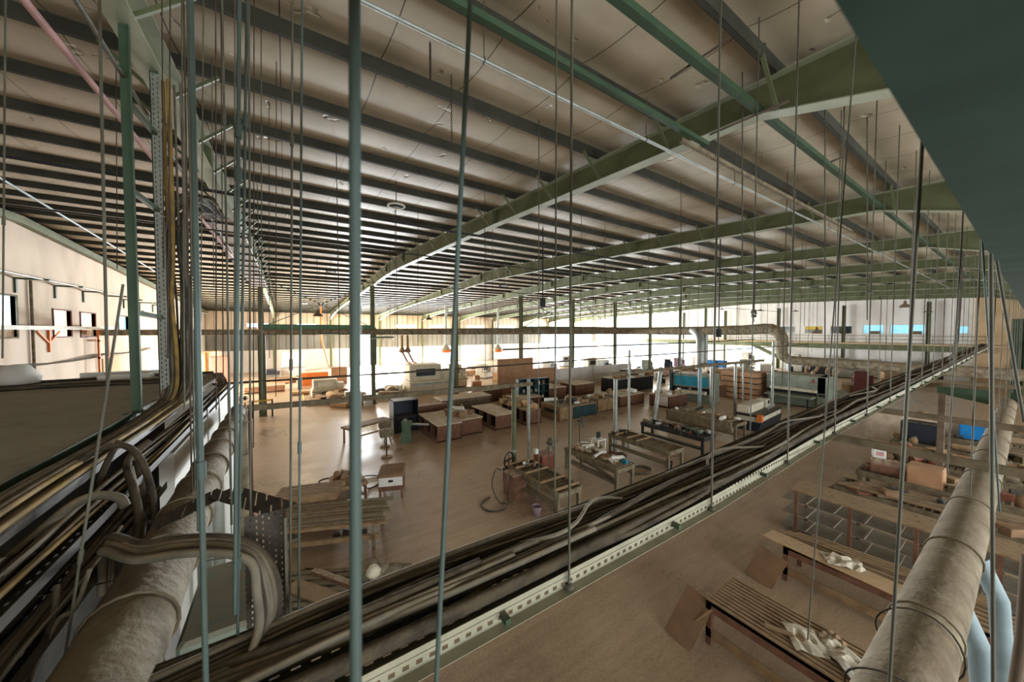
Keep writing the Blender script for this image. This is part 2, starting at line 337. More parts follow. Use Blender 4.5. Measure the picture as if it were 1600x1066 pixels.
# far wall: cladding over openings
FH = [(9.4, 12.4, 0, 5.3), (14.2, 29.8, 0.5, 2.9), (48, 63, 0.2, 5.2)]
ST = [(-4.5, -2.0, 6.45, 6.95), (1.5, 4.0, 6.45, 6.95), (16, 19.5, 6.45, 6.95), (22, 25.5, 6.45, 6.95), (29.5, 33.5, 6.45, 6.95), (36.5, 41, 6.45, 6.95), (44, 47, 6.45, 6.95), (52, 57, 6.45, 6.95)]
holed('wall_far', 'wright', 1, YF, YF + 0.3, XL, XR, 0, 3.1, FH)
holed('wall_far_cladding', 'siding', 1, YF, YF + 0.3, XL, XR, 3.1, 5.3, [(a, b_, 3.1, min(d, 5.2999) if d < 5.3 else 5.3) for a, b_, c, d in FH if d > 3.1])
holed('wall_far_upper', 'sidingup', 1, YF, YF + 0.3, XL, XR, 5.3, 9.4, ST)
for i, (a, b_, c, d) in enumerate(ST):
    f = struct(MB().box(a, b_, YF + .2, YF + .22, c, d), 'window_%d' % (i + 5), 'skypane')
    MB().box((a + b_) / 2 - .03, (a + b_) / 2 + .03, YF + .12, YF + .19, c, d).build('mullion', 'dark', f)
# right wall with office windows above a mezzanine edge
RH = [(36, 56, 0.2, 5.2), (25, 30, 0.4, 3.2)]
OW = [(2.2, 3.0, 5.75, 6.6), (7.4, 10.4, 5.5, 6.72), (10.9, 12.9, 5.5, 6.72), (13.9, 16.2, 5.5, 6.6), (17.0, 19.1, 5.5, 6.6), (20.2, 23.0, 5.5, 6.6), (25.2, 26.6, 5.5, 6.6), (29, 31.5, 5.5, 6.6), (33.5, 36.5, 5.5, 6.6), (40, 43, 5.5, 6.6), (4.2, 5.2, 5.6, 6.5)]
holed('wall_right', 'wright', 0, XR, XR + 0.3, YN, YF, 0, 11.2, RH + OW)
for i, (a, b_, c, d) in enumerate(OW):
    g = 'offblue' if i in (0, 1, 2, 10) else 'offglass'
    f = struct(MB().box(XR + .12, XR + .14, a, b_, c, d), 'window_%d' % (i + 13), g)
    MB().box(XR + .02, XR + .1, a, b_, c, c + .07).box(XR + .02, XR + .1, a, b_, d - .07, d).box(XR + .02, XR + .1, a, a + .07, c, d).box(XR + .02, XR + .1, b_ - .07, b_, c, d).build('window_frame', 'white', f)
    if i in (1, 2, 3, 4): MB().box(XR + .02, XR + .1, a + .3, a + 1.3, c, c + .38).build('blind', 'woodgrey' if i != 3 else 'dark', f)
    if i == 4: MB().box(XR + .02, XR + .1, a + .1, b_ - .1, d - .5, d - .05).build('blind', 'yellow', f)
struct(MB().box(XR - .5, XR, YN, 3.8, 0, 10.5), 'wall_right_tan', 'tan')
holed('wall_rear', 'wleft', 1, YN - .3, YN, XL, XR, 0, 11.2, [(-7.2, 39.2, 1.1, 7.3)])  # wide opening added out of view for the rear fill light
# roof quilt sagging between the purlins
PS = 1.63
PY = [0.45 + PS * k for k in range(-7, 38)]
PY = [y for y in PY if YN < y < YF]
def roof():
    vs = []; fs = []; ys = []
    e = [YN - .3] + PY + [YF + .3]
    for i in range(len(e) - 1):
        for j in range(8):
            t = j / 8; y = e[i] + (e[i + 1] - e[i]) * t
            ys.append((y, zt(y) + 0.185 - 0.085 * (1 - (2 * t - 1) ** 2) ** 0.8))
    ys.append((e[-1], zt(e[-1]) + 0.185))
    nx = 40
    for y, z in ys:
        for k in range(nx + 1): vs.append((XL - .3 + (XR - XL + .6) * k / nx, y, z))
    for i in range(len(ys) - 1):
        for k in range(nx):
            a = i * (nx + 1) + k; fs.append((a, a + nx + 1, a + nx + 2, a + 1))
    b = MB(); b.add(vs, fs, True)
    return b
q = struct(roof(), 'ceiling', 'quilt')
q.modifiers.new('thick', 'SOLIDIFY').thickness = 0.05
def purlin():
    return MB().box(XL, XR, -.004, .004, 0, .22).box(XL, XR, 0, .07, 0, .006).box(XL, XR, -.07, 0, .214, .22).box(XL, XR, .064, .07, 0, .02)
p0 = None
for y in PY:
    if p0 is None: p0 = struct(purlin(), 'purlin', 'purlin'); o = p0
    else: o = p0.copy(); col.objects.link(o)
    o.location = (0, y, zt(y))
# steel frames
KY = [-10.9, -2.4, -1.0, 0.95, 2.4, 10, 20.6, YR, 24.6, 33, 41, 49, 56, 60.8]
KD = [.45, .45, .8, .80, .44, .48, .72, .78, .70, .62, .45, .36, .5, .95]
def frame_mb():
    web = MB(); bot = MB(); n = len(KY)
    for i in range(n - 1):
        y0, y1 = KY[i], KY[i + 1]; a0, a1 = zt(y0), zt(y1); d0, d1 = KD[i], KD[i + 1]
        web.prism([(y0, a0 - d0), (y1, a1 - d1), (y1, a1), (y0, a0)], 0, -.006, .006)
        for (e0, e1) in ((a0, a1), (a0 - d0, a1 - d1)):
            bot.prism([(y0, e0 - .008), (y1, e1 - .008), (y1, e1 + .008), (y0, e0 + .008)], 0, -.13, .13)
    for y in (0.95, 10, 20.6, 24.6, 33, 41, 49): web.prism([(y - .01, zt(y) - .6 if False else zt(y) - .44), (y + .01, zt(y) - .44), (y + .01, zt(y)), (y - .01, zt(y))], 0, -.12, .12)
    return web, bot
def depth_at(y):
    for i in range(len(KY) - 1):
        if KY[i] <= y <= KY[i + 1]:
            t = (y - KY[i]) / (KY[i + 1] - KY[i]); return KD[i] + t * (KD[i + 1] - KD[i])
    return .45
fr = bpy.data.objects.new('roof_beam', None); col.objects.link(fr); fr['kind'] = 'structure'; fr.location = (X0, 0, 0)
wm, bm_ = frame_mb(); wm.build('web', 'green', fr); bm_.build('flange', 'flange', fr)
for y in [y for y in PY if y > 0]:
    zb = zt(y) - depth_at(y)
    for sgn in (1, -1):
        if sgn == -1 and y > 30: continue
        MB().bar((sgn * .1, y, zb + .01), (sgn * .62, y, zt(y) + .03), .045, .045).build('fly_brace', 'green', fr)
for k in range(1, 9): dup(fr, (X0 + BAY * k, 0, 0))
for k, x in enumerate((XL + .2,)):
    struct(MB().prism([(0, zt(0) - .3), (YR, zt(YR) - .3), (YR, zt(YR)), (0, zt(0))], 0, x - .1, x + .1).prism([(YR, zt(YR) - .3), (YF, zt(YF) - .3), (YF, zt(YF)), (YR, zt(YR))], 0, x - .1, x + .1), 'gable_beam', 'green')
# interior columns on the ridge-side line and wall columns
YC = 29.6
def column_mb(h, w_=.30):
    return MB().box(-w_ / 2, w_ / 2, -w_ / 2, -w_ / 2 + .02, 0, h).box(-w_ / 2, w_ / 2, w_ / 2 - .02, w_ / 2, 0, h).box(-.01, .01, -w_ / 2, w_ / 2, 0, h).box(-w_ * .8, w_ * .8, -w_ * .8, w_ * .8, 0, .03)
c0 = struct(column_mb(zt(YC) - .6), 'column', 'green'); c0.location = (X0, YC, 0)
for k in range(1, 9):
    o = c0.copy(); col.objects.link(o); o.location = (X0 + BAY * k, YC, 0)
c1 = struct(column_mb(zt(YF) - .5, .26), 'column', 'green'); c1.location = (X0, YF - .25, 0)
for k in range(1, 9):
    o = c1.copy(); col.objects.link(o); o.location = (X0 + BAY * k, YF - .25, 0)
c2 = struct(column_mb(9.4, .34), 'column', 'green'); c2.location = (64.4, 7.1, 0)
for y in (14.6, 22.1, 29.9, 37.4, 44.9):
    o = c2.copy(); col.objects.link(o); o.location = (64.4, y, 0)
# portal beams and cross bracing in the column line
def portal(x, k=1, deep=.42):
    struct(MB().box(x + .15, x + BAY * k - .15, YC - .1, YC + .1, 6.0 - deep / 2 + .2, 6.0 + deep / 2 + .2), 'portal_beam', 'midgreen' if k == 1 else 'green')
portal(X0); portal(X0 + 3 * BAY - BAY + BAY, 2)
struct(MB().box(X0 - .22, X0 + .22, YC - .06, YC + .06, 0, 6.0), 'portal_leg', 'dgreen')
struct(MB().box(X0 + BAY - .2, X0 + BAY + .26, YC - .06, YC + .06, 3.2, 6.2), 'portal_leg', 'dgreen')
for (x, k) in ((X0, 1), (X0 + 3 * BAY, 1), (X0 + 4 * BAY, 1)):
    for (a, b_) in ((6.3, 9.6), (9.6, 6.3)):
        struct(MB().bar((x + .2, YC + (a - 8) * .01, a), (x + BAY * k - .2, YC, b_), .05), 'cross_brace', 'dgreen')
# mezzanine edge on the right
struct(MB().box(63.6, XR - .5, 3.8, 46, 3.45, 4.15), 'mezzanine_beam', 'green')
struct(MB().box(63.6, XR, -1, 46, 4.15, 4.3), 'mezzanine_slab', 'tan')
rl = struct(MB().tube([(63.7, 3, 5.25), (63.7, 46, 5.25)], .03, 6).tube([(63.7, 3, 4.8), (63.7, 46, 4.8)], .025, 6), 'mezzanine_rail', 'green')
for k in range(24): MB().cyl((63.7, 3 + k * 1.85), .025, 4.3, 5.25, 6).build('baluster', 'green', rl)
# steel stair from the mezzanine
st = thing('staircase', 'green steel staircase sloping down from the far right mezzanine', 'staircase', (62.2, 17.5, 0))
for s in (-.5, .5): MB().bar((s, 8.0, 4.1), (s, 0, .05), .06, .3).build('stringer', 'green', st)
for k in range(20): MB().box(-.5, .5, k * .4, k * .4 + .25, .18 + k * .205, .21 + k * .205).build('step', 'green', st)
MB().tube([(-.5, 8.0, 5.1), (-.5, 0, 1.0)], .03, 6).build('handrail', 'green', st)
#PART2
# ---------------------------------------------------------------- services under the roof
def longpipe(name, label, m, r, ratio, z, x0, x1, square=False, bracket=0):
    y = (z - CZ) / ratio
    b = MB()
    if square: b.bar((x0, y, z), (x1, y, z), r * 2, r * 2)
    else: b.tube([(x0 + (x1 - x0) * i / 12, y, z) for i in range(13)], r, 8)
    o = one(b, name, m, label, 'pipe')
    x = x0 + 1
    while bracket and x < x1:
        MB().tube([(x - (x0 + x1) / 2, 0, r * 2), (x - (x0 + x1) / 2, 0, zt(y) - z)], .006, 4).tube([(x - (x0 + x1) / 2, (r + .01) * cos(a), r + (r + .01) * sin(a)) for a in [i * pi / 4 for i in range(9)]], .006, 4).build('hanger', 'rod', o)
        x += bracket
    return o
longpipe('service_pipe', 'thin pale steel pipe hung below the roof, in front of the first long beam', 'galv', .022, .868, 9.0, -2, 40, bracket=2.9)
longpipe('conduit', 'green square conduit crossing the first roof beam, ending short of it', 'dgreen', .035, 1.0, 9.08, -1, 5.9, True)
longpipe('conduit', 'dusty square conduit continuing beyond the first roof beam with hook hangers', 'woodgrey', .03, .95, 9.02, 5.3, 14.5, True, 1.9)
longpipe('channel_rail', 'green steel rail running the length of the roof nearest the dark beam', 'dgreen', .045, 1.39, 9.22, -1, 45, True)
longpipe('service_pipe', 'dark pipe crossing the upper left from the gable wall toward the hall', 'dark', .03, .305, 8.5, -9, 12)
longpipe('service_pipe', 'dark steel pipe crossing just above the tall gable wall brackets', 'dark', .02, .22, 8.6, -9, 30)
longpipe('service_pipe', 'faint roof pipe seen past the second long beam', 'dark', .02, .13, 8.2, -1, 50)
def yrun(name, label, m, r, a, b_, cat='pipe', n=8):
    return one(MB().tube([a, b_], r, n), name, m, label, cat)
yrun('fire_pipe', 'pink painted pipe slanting down past the green hanging posts', 'pink', .035, (-1.9, 2.6, 8.9), (-1.72, 18, 8.95))
one(MB().tube([(-9, 3.62, 9.15), (-2.12, 3.62, 9.15), (-2.06, 3.62, 9.12), (-2.05, 3.62, 9.05), (-2.05, 3.62, 8.9)], .035, 8), 'fire_pipe', 'redpipe', 'dark red branch pipe elbowed down onto the pink pipe', 'pipe')
yrun('conduit', 'pale green conduit pipe slanting beside the pink pipe', 'rod', .022, (-1.36, 2.2, 8.7), (-1.62, 17, 8.9))
p_a = onz(-60, 242, 10.1); p_b = onz(333, 479, 9.2)
yrun('roof_tie', 'pale mint tie rod sloping along the roof above the gable wall', 'pale', .035, p_a, p_b, 'rod')
# short skew sticks hooked over the rails
for (a, b_, l) in (((1048, 122), (1137, 62), 'short dark stick lying across the teal rail high up'), ((1110, 210), (1232, 158), 'second dark stick resting across the teal rail by the beam'), ((1300, 252), (1325, 242), 'small stick hanging near the third roof bay')):
    one(MB().bar(atd(*a, 4.2), atd(*b_, 4.2), .03, .02), 'strip_batten', 'roddark', l, 'batten')
# gable wall fittings
for i, (y, zz) in enumerate(((22.45, 8.09), (25.3, 8.09), (28.0, 8.08), (30.8, 8.07), (33.5, 8.05), (36.5, 8.05), (39.5, 8.05))):
    t = thing('wall_bracket', 'green steel bracket holding the long pipe on the cream gable wall', 'bracket', (XL, y, zz - .5), 0, 'pipe brackets on the gable wall')
    MB().box(0, .06, -.06, .06, -.1, .5).build('post', 'dgreen', t); MB().box(0, .9, -.05, .05, .45, .52).build('arm', 'dgreen', t)
one(MB().tube([(XL + .75, 12, 8.08), (XL + .75, 60, 8.08)], .045, 8), 'wall_pipe', 'galv', 'long pipe carried on green brackets along the cream gable wall', 'pipe')
one(MB().tube([(XL + .08, 23.3, 0), (XL + .08, 23.3, 8.1)], .05, 8), 'down_pipe', 'woodgrey', 'vertical brown pipe running down the cream wall beside the first window', 'pipe')
one(MB().tube([(XL + .08, 35.3, 0), (XL + .08, 35.3, 7.2), (XL + .5, 35.3, 7.4)], .04, 8), 'down_pipe', 'woodgrey', 'vertical thin pipe near the blue window of the cream wall', 'pipe')
t = thing('cable_ladder', 'white and orange cable ladder running level along the gable wall below the windows', 'cable ladder', (XL + .1, 21, 6.02))
for s in (0, .45): MB().box(s, s + .03, -6, 9.0, 0, .16).build('rail', 'white', t)
for k in range(48): MB().box(0, .45, -5.9 + k * .31, -5.85 + k * .31, .03, .09).build('rung', 'orange', t)
t = thing('scaffold_frame', 'orange ladder shaped frame hanging on the gable wall beside the door', 'frame', (XL + .3, 28.5, 3.4))
for y in (0, 1.25): MB().box(0, .08, y, y + .1, 0, 2.7).build('upright', 'orange', t)
for z in (.05, 1.0, 1.95): MB().box(0, .08, 0, 1.3, z, z + .1).build('crossbar', 'orange', t)
t = thing('angle_bracket', 'orange triangular bracket under the cable ladder', 'bracket', (XL, 24.6, 5.0))
MB().box(0, .08, -.05, .05, 0, 1.0).build('post', 'orange', t); MB().bar((.04, 0, .4), (.04, .9, .95), .06).build('strut', 'orange', t); MB().bar((.04, 0, .4), (.04, -.9, .95), .06).build('strut', 'orange', t)
for j in range(3):
    b = MB(); pts = []
    for i in range(30):
        u = i / 29; y = 14 + 24 * u; pts.append((XL + .12 + .03 * j, y, 4.62 + .02 * j - .28 * abs(sin(u * 9 + j * .4)) * .6))
    one(b.tube(pts, .025, 5), 'wall_cable', 'cable', 'drooping cable strung along the cream gable wall below the ladder', 'cable', 'cables strung along the gable wall')
# round duct: from the gable wall along the column line, then toward the viewer, down, and on
def duct(pts, rs, name, label, m='ductdusty', n=20, rings=1.2, parent=None):
    P = [Vector(p) for p in pts]
    o = MB().tube(P, rs, n).build(name, m)
    if parent: o.parent = parent
    else: o['label'] = label; o['category'] = 'duct'
    acc = 0
    for i in range(len(P) - 1):
        d = P[i + 1] - P[i]; L_ = d.length; s = rings - acc
        while rings and s < L_:
            c = P[i] + d * (s / L_); dn = d.normalized(); u = dn.orthogonal().normalized(); v = dn.cross(u); r = rs[i] + (rs[i + 1] - rs[i]) * s / L_
            MB().tube([c + (u * cos(a) + v * sin(a)) * (r + .008) for a in [k * 2 * pi / 20 for k in range(20)]], max(.008, r * .03), 5, closed=True).build('band', m, o)
            s += rings
        acc = (acc + L_) % rings if rings else 0
    return o
DY = 28.9
duct([(XL + .3, DY, 5.86), (2, DY, 5.86), (12, DY, 5.88), (22, DY, 5.9), (30, DY, 5.92), (35, DY, 5.92), (35.7, DY - .25, 5.92), (36, DY - .9, 5.92), (36, 20, 5.92), (36, 15.2, 6.0), (36, 13.6, 6.12), (36, 12.9, 6.1), (36, 12.35, 5.8), (36, 12.1, 5.3), (36, 12.1, 4.2), (36, 12.0, 3.75), (36, 11.6, 3.48), (36, 11, 3.42), (36, 5, 3.38), (36, -2, 3.34)],
     [.17, .2, .27, .34, .4, .44, .44, .44, .44, .45, .46, .47, .47, .46, .44, .42, .38, .36, .36, .37], 'extraction_duct', 'long dusty round duct crossing the hall, dropping by an elbow on the right', rings=2.6)
for i, (x, y) in enumerate(((24.3, 12.9), (25.3, 12.6))):
    t = thing('duct_drop', ('grey vertical duct pipe dropping to the floor behind the timber bench', 'second vertical duct pipe just right of the first behind the bench')[i], 'duct', (x, y, 0))
    if i == 0: MB().tube([(0, 0, 3.3), (0, 0, 5.2), (.05, .1, 5.6), (.4, .5, 5.9), (1.2, 1.2, 6.0)], [.3, .28, .28, .28, .28], 12).build('riser', 'galv', t)
    else: MB().tube([(-.7, .1, 3.6), (-.7, .1, 5.7)], .14, 10).build('riser', 'galv', t)
    MB().tube([(0, 0, 0), (0, 0, 3.3)], .12, 12).build('pipe', 'pale' if i == 0 else 'galv', t)
    MB().cyl((0, 0), .2, 0, .06).build('foot', 'galv', t)
for i in range(4):
    x = 35.5 + (i % 2) * .9; y = 8.3 + i * .65
    one(MB().tube([(36, y, 3.1), (36 - .1, y + .1, 2.75), (x - .3, y + .15, 2.6), (x - .4, y, 2.42)], .11, 10), 'flexible_hose', 'wood', 'curled tan flexible hose between the round duct and the large grey machine', 'hose', 'hoses above the large grey machine')
# square trunking rails with pipe legs (extraction frames over both bench rows)
def trunk(x0, y0, x1, y1, z, s, label):
    return one(MB().bar((x0, y0, z), (x1, y1, z), s, s), 'trunking', 'woodgrey', label, 'trunking')
trunk(-1.0, 12.95, 9.0, 12.1, 3.65, .16, 'dusty square trunking bar crossing above the floor left of centre')
trunk(13.4, 12.45, 31, 11.6, 3.65, .17, 'dusty square trunking bar above the right hand row of benches')
one(MB().tube([(XL + 1, 8.5, 4.98), (-1.4, 8.5, 4.98), (3, 8.5, 4.96), (14, 8.5, 5.0), (30, 8.6, 5.02)], .025, 6), 'cable_run', 'roddark', 'thin dark cable run strung level across the hall above the square trunking', 'cable')
one(MB().tube([(9.5, 15.3, 4.98), (26, 15.0, 5.0), (38, 15, 5.1)], .045, 6), 'cable_run', 'roddark', 'dark cable run continuing to the right in front of the far machines', 'cable')
drops = [((803, 742), 9.3e-2, 3.6, 0), ((826, 716), 7e-2, 3.7, 0), ((961, 705), .1, 3.6, 0), ((982, 700), .06, 5.0, 0), ((1022, 662), .13, 3.6, .9), ((1148, 648), .09, 3.6, 0), ((1160, 642), .05, 3.6, 0), ((1206, 650), .08, 5.2, 0)]
dl = ['pale green duct pipe standing behind the front roller bench', 'thin duct pipe right of the pale green one', 'grey duct pipe standing behind the roll strewn bench', 'thin dark pole beside the grey duct pipe', 'slanting grey duct pipe behind the cluttered bench', 'bright metal duct pipe left of the white machine', 'thin metal pipe touching the white machine', 'tall duct pipe beside the large grey machine']
for (px, r, h, lean), l in zip(drops, dl):
    p = onz(*px, 0); t = thing('duct_drop', l, 'duct', (p.x, p.y, 0))
    MB().tube([(0, 0, 0), (lean * .75, 0, h)], r, 10).build('pipe', ('green' if r == 9.3e-2 else 'galv'), t)
    MB().tube([(lean * .2, 0, h * .27), (lean * .21, 0, h * .3)], r * 1.25, 10).build('collar', 'galv', t)

# ---------------------------------------------------------------- pendant lamps
def lampset(name, label, x, y, z, kind, group=None, lit=False):
    t = thing(name, label, 'lamp', (x, y, z), 0, group); top = zt(y) + .2 - z
    MB().tube([(0, 0, .3 if kind == 'bay' else .08), (0, 0, top)], .012, 5).build('cord', 'roddark', t)
    if kind == 'bay':
        MB().lathe([(.28, -.1), (.27, -.06), (.2, .06), (.08, .14), (.07, .3), (.0, .32)], 18).build('lamp_shade', 'brownpipe', t)
        MB().lathe([(0, -.06), (.09, -.03), (.1, .03), (0, .1)], 12).build('bulb', 'lamp' if lit else 'white', t)
    elif kind == 'ring':
        MB().tube([(.22 * cos(a), .22 * sin(a), 0) for a in [k * 2 * pi / 24 for k in range(24)]], .025, 6, closed=True).build('ring', 'white', t)
        MB().cyl((0, 0), .07, -.03, .06, 12).build('hub', 'dark', t)
        for k in range(5): a = k * 2 * pi / 5; MB().bar((0, 0, 0), (.21 * cos(a), .21 * sin(a), 0), .015).build('spoke', 'dark', t)
    elif kind == 'dish':
        MB().lathe([(.33, 0), (.3, .03), (.1, .11), (.05, .16), (0, .18)], 20).build('lamp_shade', 'darkteal', t)
        MB().lathe([(0, -.0), (.2, .005), (.22, .03)], 16).build('bulb', 'lamp' if lit else 'white', t)
    if lit:
        l = bpy.data.lights.new('lamp_light', 'POINT'); l.energy = 260; l.color = (1, .78, .52); l.shadow_soft_size = .15
        o = bpy.data.objects.new('lamp_light', l); col.objects.link(o); o.location = (x, y, z - .25)
    return t
def plamp(px, py, d, *a, **k): p = atd(px, py, d); return p.x, p.y, p.z
p = plamp(619, 322, 9.5); lampset('ring_lamp', 'ring shaped lamp with spokes hanging under the roof near the centre', p[0], p[1], p[2], 'ring')
p = plamp(517, 425, 22); lampset('dish_lamp', 'dark dish lamp hanging before the green portal beam, left of the blurred rod', p[0], p[1], p[2], 'dish')
p = plamp(497, 492, 22); lampset('bay_lamp', 'brown bell shaped lamp just above the green portal beam', p[0], p[1], p[2], 'bay')
p = plamp(292, 493, 27); lampset('bay_lamp', 'small brown bell lamp by the cream gable wall', p[0], p[1], p[2], 'bay', None, True)
p = plamp(476, 475, 38); lampset('dish_lamp', 'brightly lit lamp under the far roof left of centre', p[0], p[1], p[2], 'dish', None, True)
p = plamp(670, 498, 30); lampset('bay_lamp', 'bell lamp above the far strip windows', p[0], p[1], p[2], 'bay')
p = plamp(788, 447, 20); lampset('dish_lamp', 'dish lamp below the second long beam', p[0], p[1], p[2], 'dish')
p = plamp(1276, 519, 22); lampset('bay_lamp', 'brown bell lamp hanging in front of the office windows', p[0], p[1], p[2], 'bay')
p = plamp(1414, 478, 22); lampset('bay_lamp', 'small lamp hanging high at the right before the white wall', p[0], p[1], p[2], 'bay')
p = plamp(1359, 458, 24); lampset('dish_lamp', 'dark dish lamp under the far right beams', p[0], p[1], p[2], 'dish')
for k, (px, py, d) in enumerate(((1025, 478), 38), ) if False else enumerate(((1025, 478, 38), (1043, 480, 38), (1188, 486, 34), (1128, 484, 40), (842, 490, 34), (1243, 487, 40), (700, 490, 44), (1300, 470, 36), (930, 486, 44), (1450, 488, 30))):
    p = atd(px, py, d); lampset('dish_lamp', 'small distant dish lamp hanging under the far roof', p.x, p.y, p.z, 'dish', 'distant lamps under the roof')
def tubefix(px, py, d, l, rz=.3):
    p = atd(px, py, d); t = thing('tube_light', l, 'lamp', p, rz)
    MB().box(-.7, .7, -.07, .07, 0, .07).build('casing', 'dgreen', t)
    MB().tube([(-.62, 0, -.03), (.62, 0, -.03)], .02, 6).build('tube', 'white', t)
    for s in (-.5, .5): MB().tube([(s, 0, .07), (s, 0, zt(p.y) - p.z)], .008, 4).build('hanger', 'roddark', t)
tubefix(597, 528, 19, 'green tube light hanging level right of the portal column')
tubefix(513, 522, 24, 'dark tube light hanging below the round duct', .2)
tubefix(1178, 490, 16, 'square dark fitting hanging over the duct at the right')
tubefix(1120, 513, 20, 'small dark tube light above the elbow duct')
for i, (px, py, d, l) in enumerate(((848, 470, 14, 'dark pulley block hanging from a thick drop rod at centre'), (1123, 518, 15, 'dark hoist block hanging in front of the round duct'), (1178, 488, 17, 'grey hoist block hanging before the white end wall'))):
    p = atd(px, py, d); t = thing('hoist', l, 'hoist', p)
    MB().bbox(-.1, .1, -.08, .08, -.25, .12).build('body', 'dark', t); MB().tube([(0, 0, .12), (0, 0, zt(p.y) + .12 - p.z)], .025, 6).build('drop_rod', 'dark', t)
    MB().tube([(0, 0, -.25), (0, 0, -.35), (.05, 0, -.42), (.02, 0, -.48), (-.04, 0, -.44)], .014, 6).build('hook', 'dark', t)
for i, (px, py, d) in enumerate(((705, 100, 5.2), (672, 68, 4.5))):
    p = atd(px, py, d); n_ = 26
    b = MB()
    for k in range(n_):
        z0 = p.z - k * .045 * (1 if i == 0 else .4); ax = k % 2
        b.tube([(p.x + (.012 * cos(a) if ax else 0), p.y + (0 if ax else .012 * cos(a)), z0 + .03 * sin(a)) for a in [j * pi / 4 for j in range(8)]], .004, 4, closed=True)
    one(b, 'chain', 'roddark', ('hanging steel chain between the blurred rods', 'short hanging chain near the top centre')[i], 'chain')

# ---------------------------------------------------------------- hanging rods
def rod(x0, y0, x1, y1, d, r, m, label, group=None, joint=None, name='hanging_rod', top=None):
    """a rod whose sighted line runs from (x0,y0) high to (x1,y1) low at distance d"""
    A = atd(x0, y0, d); B = atd(x1, y1, d); dr = (A - B)
    if dr.z < .01: dr.z = .01
    T = B + dr * (((top or zt(B.y)) - B.z) / dr.z)
    T = T + dr * (.2 / dr.z); t = MB().tube([B, B.lerp(T, .5), T], r, 8).build(name, m); t['label'] = label; t['category'] = 'rod'
    if group: t['group'] = group
    c = B.copy(); t.data.transform(Matrix.Translation(-c)); t.location = c
    for j in joint or ():
        q_ = (B + dr * ((533 - j - (533 - y1)) / (y0 - y1)) if False else atd(x1 + (x0 - x1) * (j - y1) / (y0 - y1), j, d)) - c
        MB().tube([q_ - dr.normalized() * .03, q_ + dr.normalized() * .03], r * 1.7, 8).build('coupler', m, t)
    return t
rod(554, 0, 556, 1100, .42, 0.0069, 'rodblue', 'thick blurred grey green rod closest to the camera, left of centre')
rod(735, 0, 680, 1100, .80, 0.0060, 'rodblue', 'slanting blurred rod right of the thickest one')
rod(1441, 225, 1388, 1100, .95, 0.0040, 'rod', 'leaning thick rod in front of the big round duct at the lower right', top=8.0)
rod(1548, 345, 1552, 1100, 1.1, 0.0048, 'rod', 'pale vertical rod at far right beside the round duct', top=8)
rod(1556, 400, 1600, 660, 1.2, 0.0043, 'rod', 'rod leaning outward at the right edge of view', top=8)
rod(1538, 430, 1562, 800, 1.6, 0.0035, 'rodblue', 'thin rod just left of the right edge rods', top=8)
rod(1505, 330, 1480, 740, 2.2, 0.0038, 'rod', 'slightly leaning rod crossing the tray end at right', top=8.4)
rod(1318, 300, 1262, 1000, 1.6, 0.0031, 'rod', 'rod leaning left above the paper shelf rack', top=8.4)
rod(298, 0, 311, 830, 1.45, 0.0069, 'rodblue', 'pale blue rod left of the tight rod cluster', joint=(420,))
rod(311, 600, 322, 1090, 1.2, 0.0088, 'rodblue', 'pale blue rod reaching the bottom edge over the round duct', joint=(735,), top=7.2)
rod(386, 0, 370, 1090, 1.5, 0.0055, 'rodblue', 'bright blue grey rod with a coupler in the left cluster', joint=(190, 880))
rod(374, 0, 367, 960, 1.45, 0.0077, 'rodblue', 'thickest pale rod of the left cluster with two couplers', joint=(205, 272))
rod(347, 0, 362, 820, 2.0, 0.0055, 'rod', 'dull brown rod left of the paired pale rods', joint=(185,))
rod(389, 0, 392, 990, 1.9, 0.0050, 'rod', 'thin brown green rod right of the thick pale rod')
rod(457, 0, 453, 1010, 1.9, 0.0055, 'rod', 'left one of a close pair of rods, brown top and pale foot', joint=(220, 570))
rod(472, 0, 466, 1090, 1.8, 0.0055, 'rodblue', 'right one of a close pair of rods with a long coupler', joint=(700, 600))
rod(155, -10, 168, 600, 1.6, 0.0060, 'rod', 'rod at the upper left that hangs before the pink pipe')
rod(168, 600, 96, 1060, 1.5, 0.0050, 'rod', 'rod slanting down left across the dusty cable trays', joint=(870,), top=6.0)
rod(8, 60, 4, 560, 2.4, 0.0055, 'rod', 'thin rod at the extreme left edge', joint=(345,))
for i, (a, b_, yb, d) in enumerate(((284, 288, 640, 3), (266, 262, 560, 3.2), (253, 256, 420, 3.4), (318, 313, 560, 3.6), (337, 338, 640, 3.4), (397, 396, 700, 4), (408, 409, 620, 4.4), (345, 349, 600, 4.2), (287, 300, 780, 2.6), (292, 305, 790, 2.7), (181, 183, 420, 5), (200, 205, 560, 5.2), (367, 366, 640, 3.0), (420, 421, 560, 6), (432, 431, 620, 5), (330, 334, 450, 5))):
    rod(a, 0, b_, yb, d, .0055, 'roddark' if i % 3 else 'rod', 'thin hanging rod among the left hand cluster above the cable trays', 'thin rods of the left cluster')
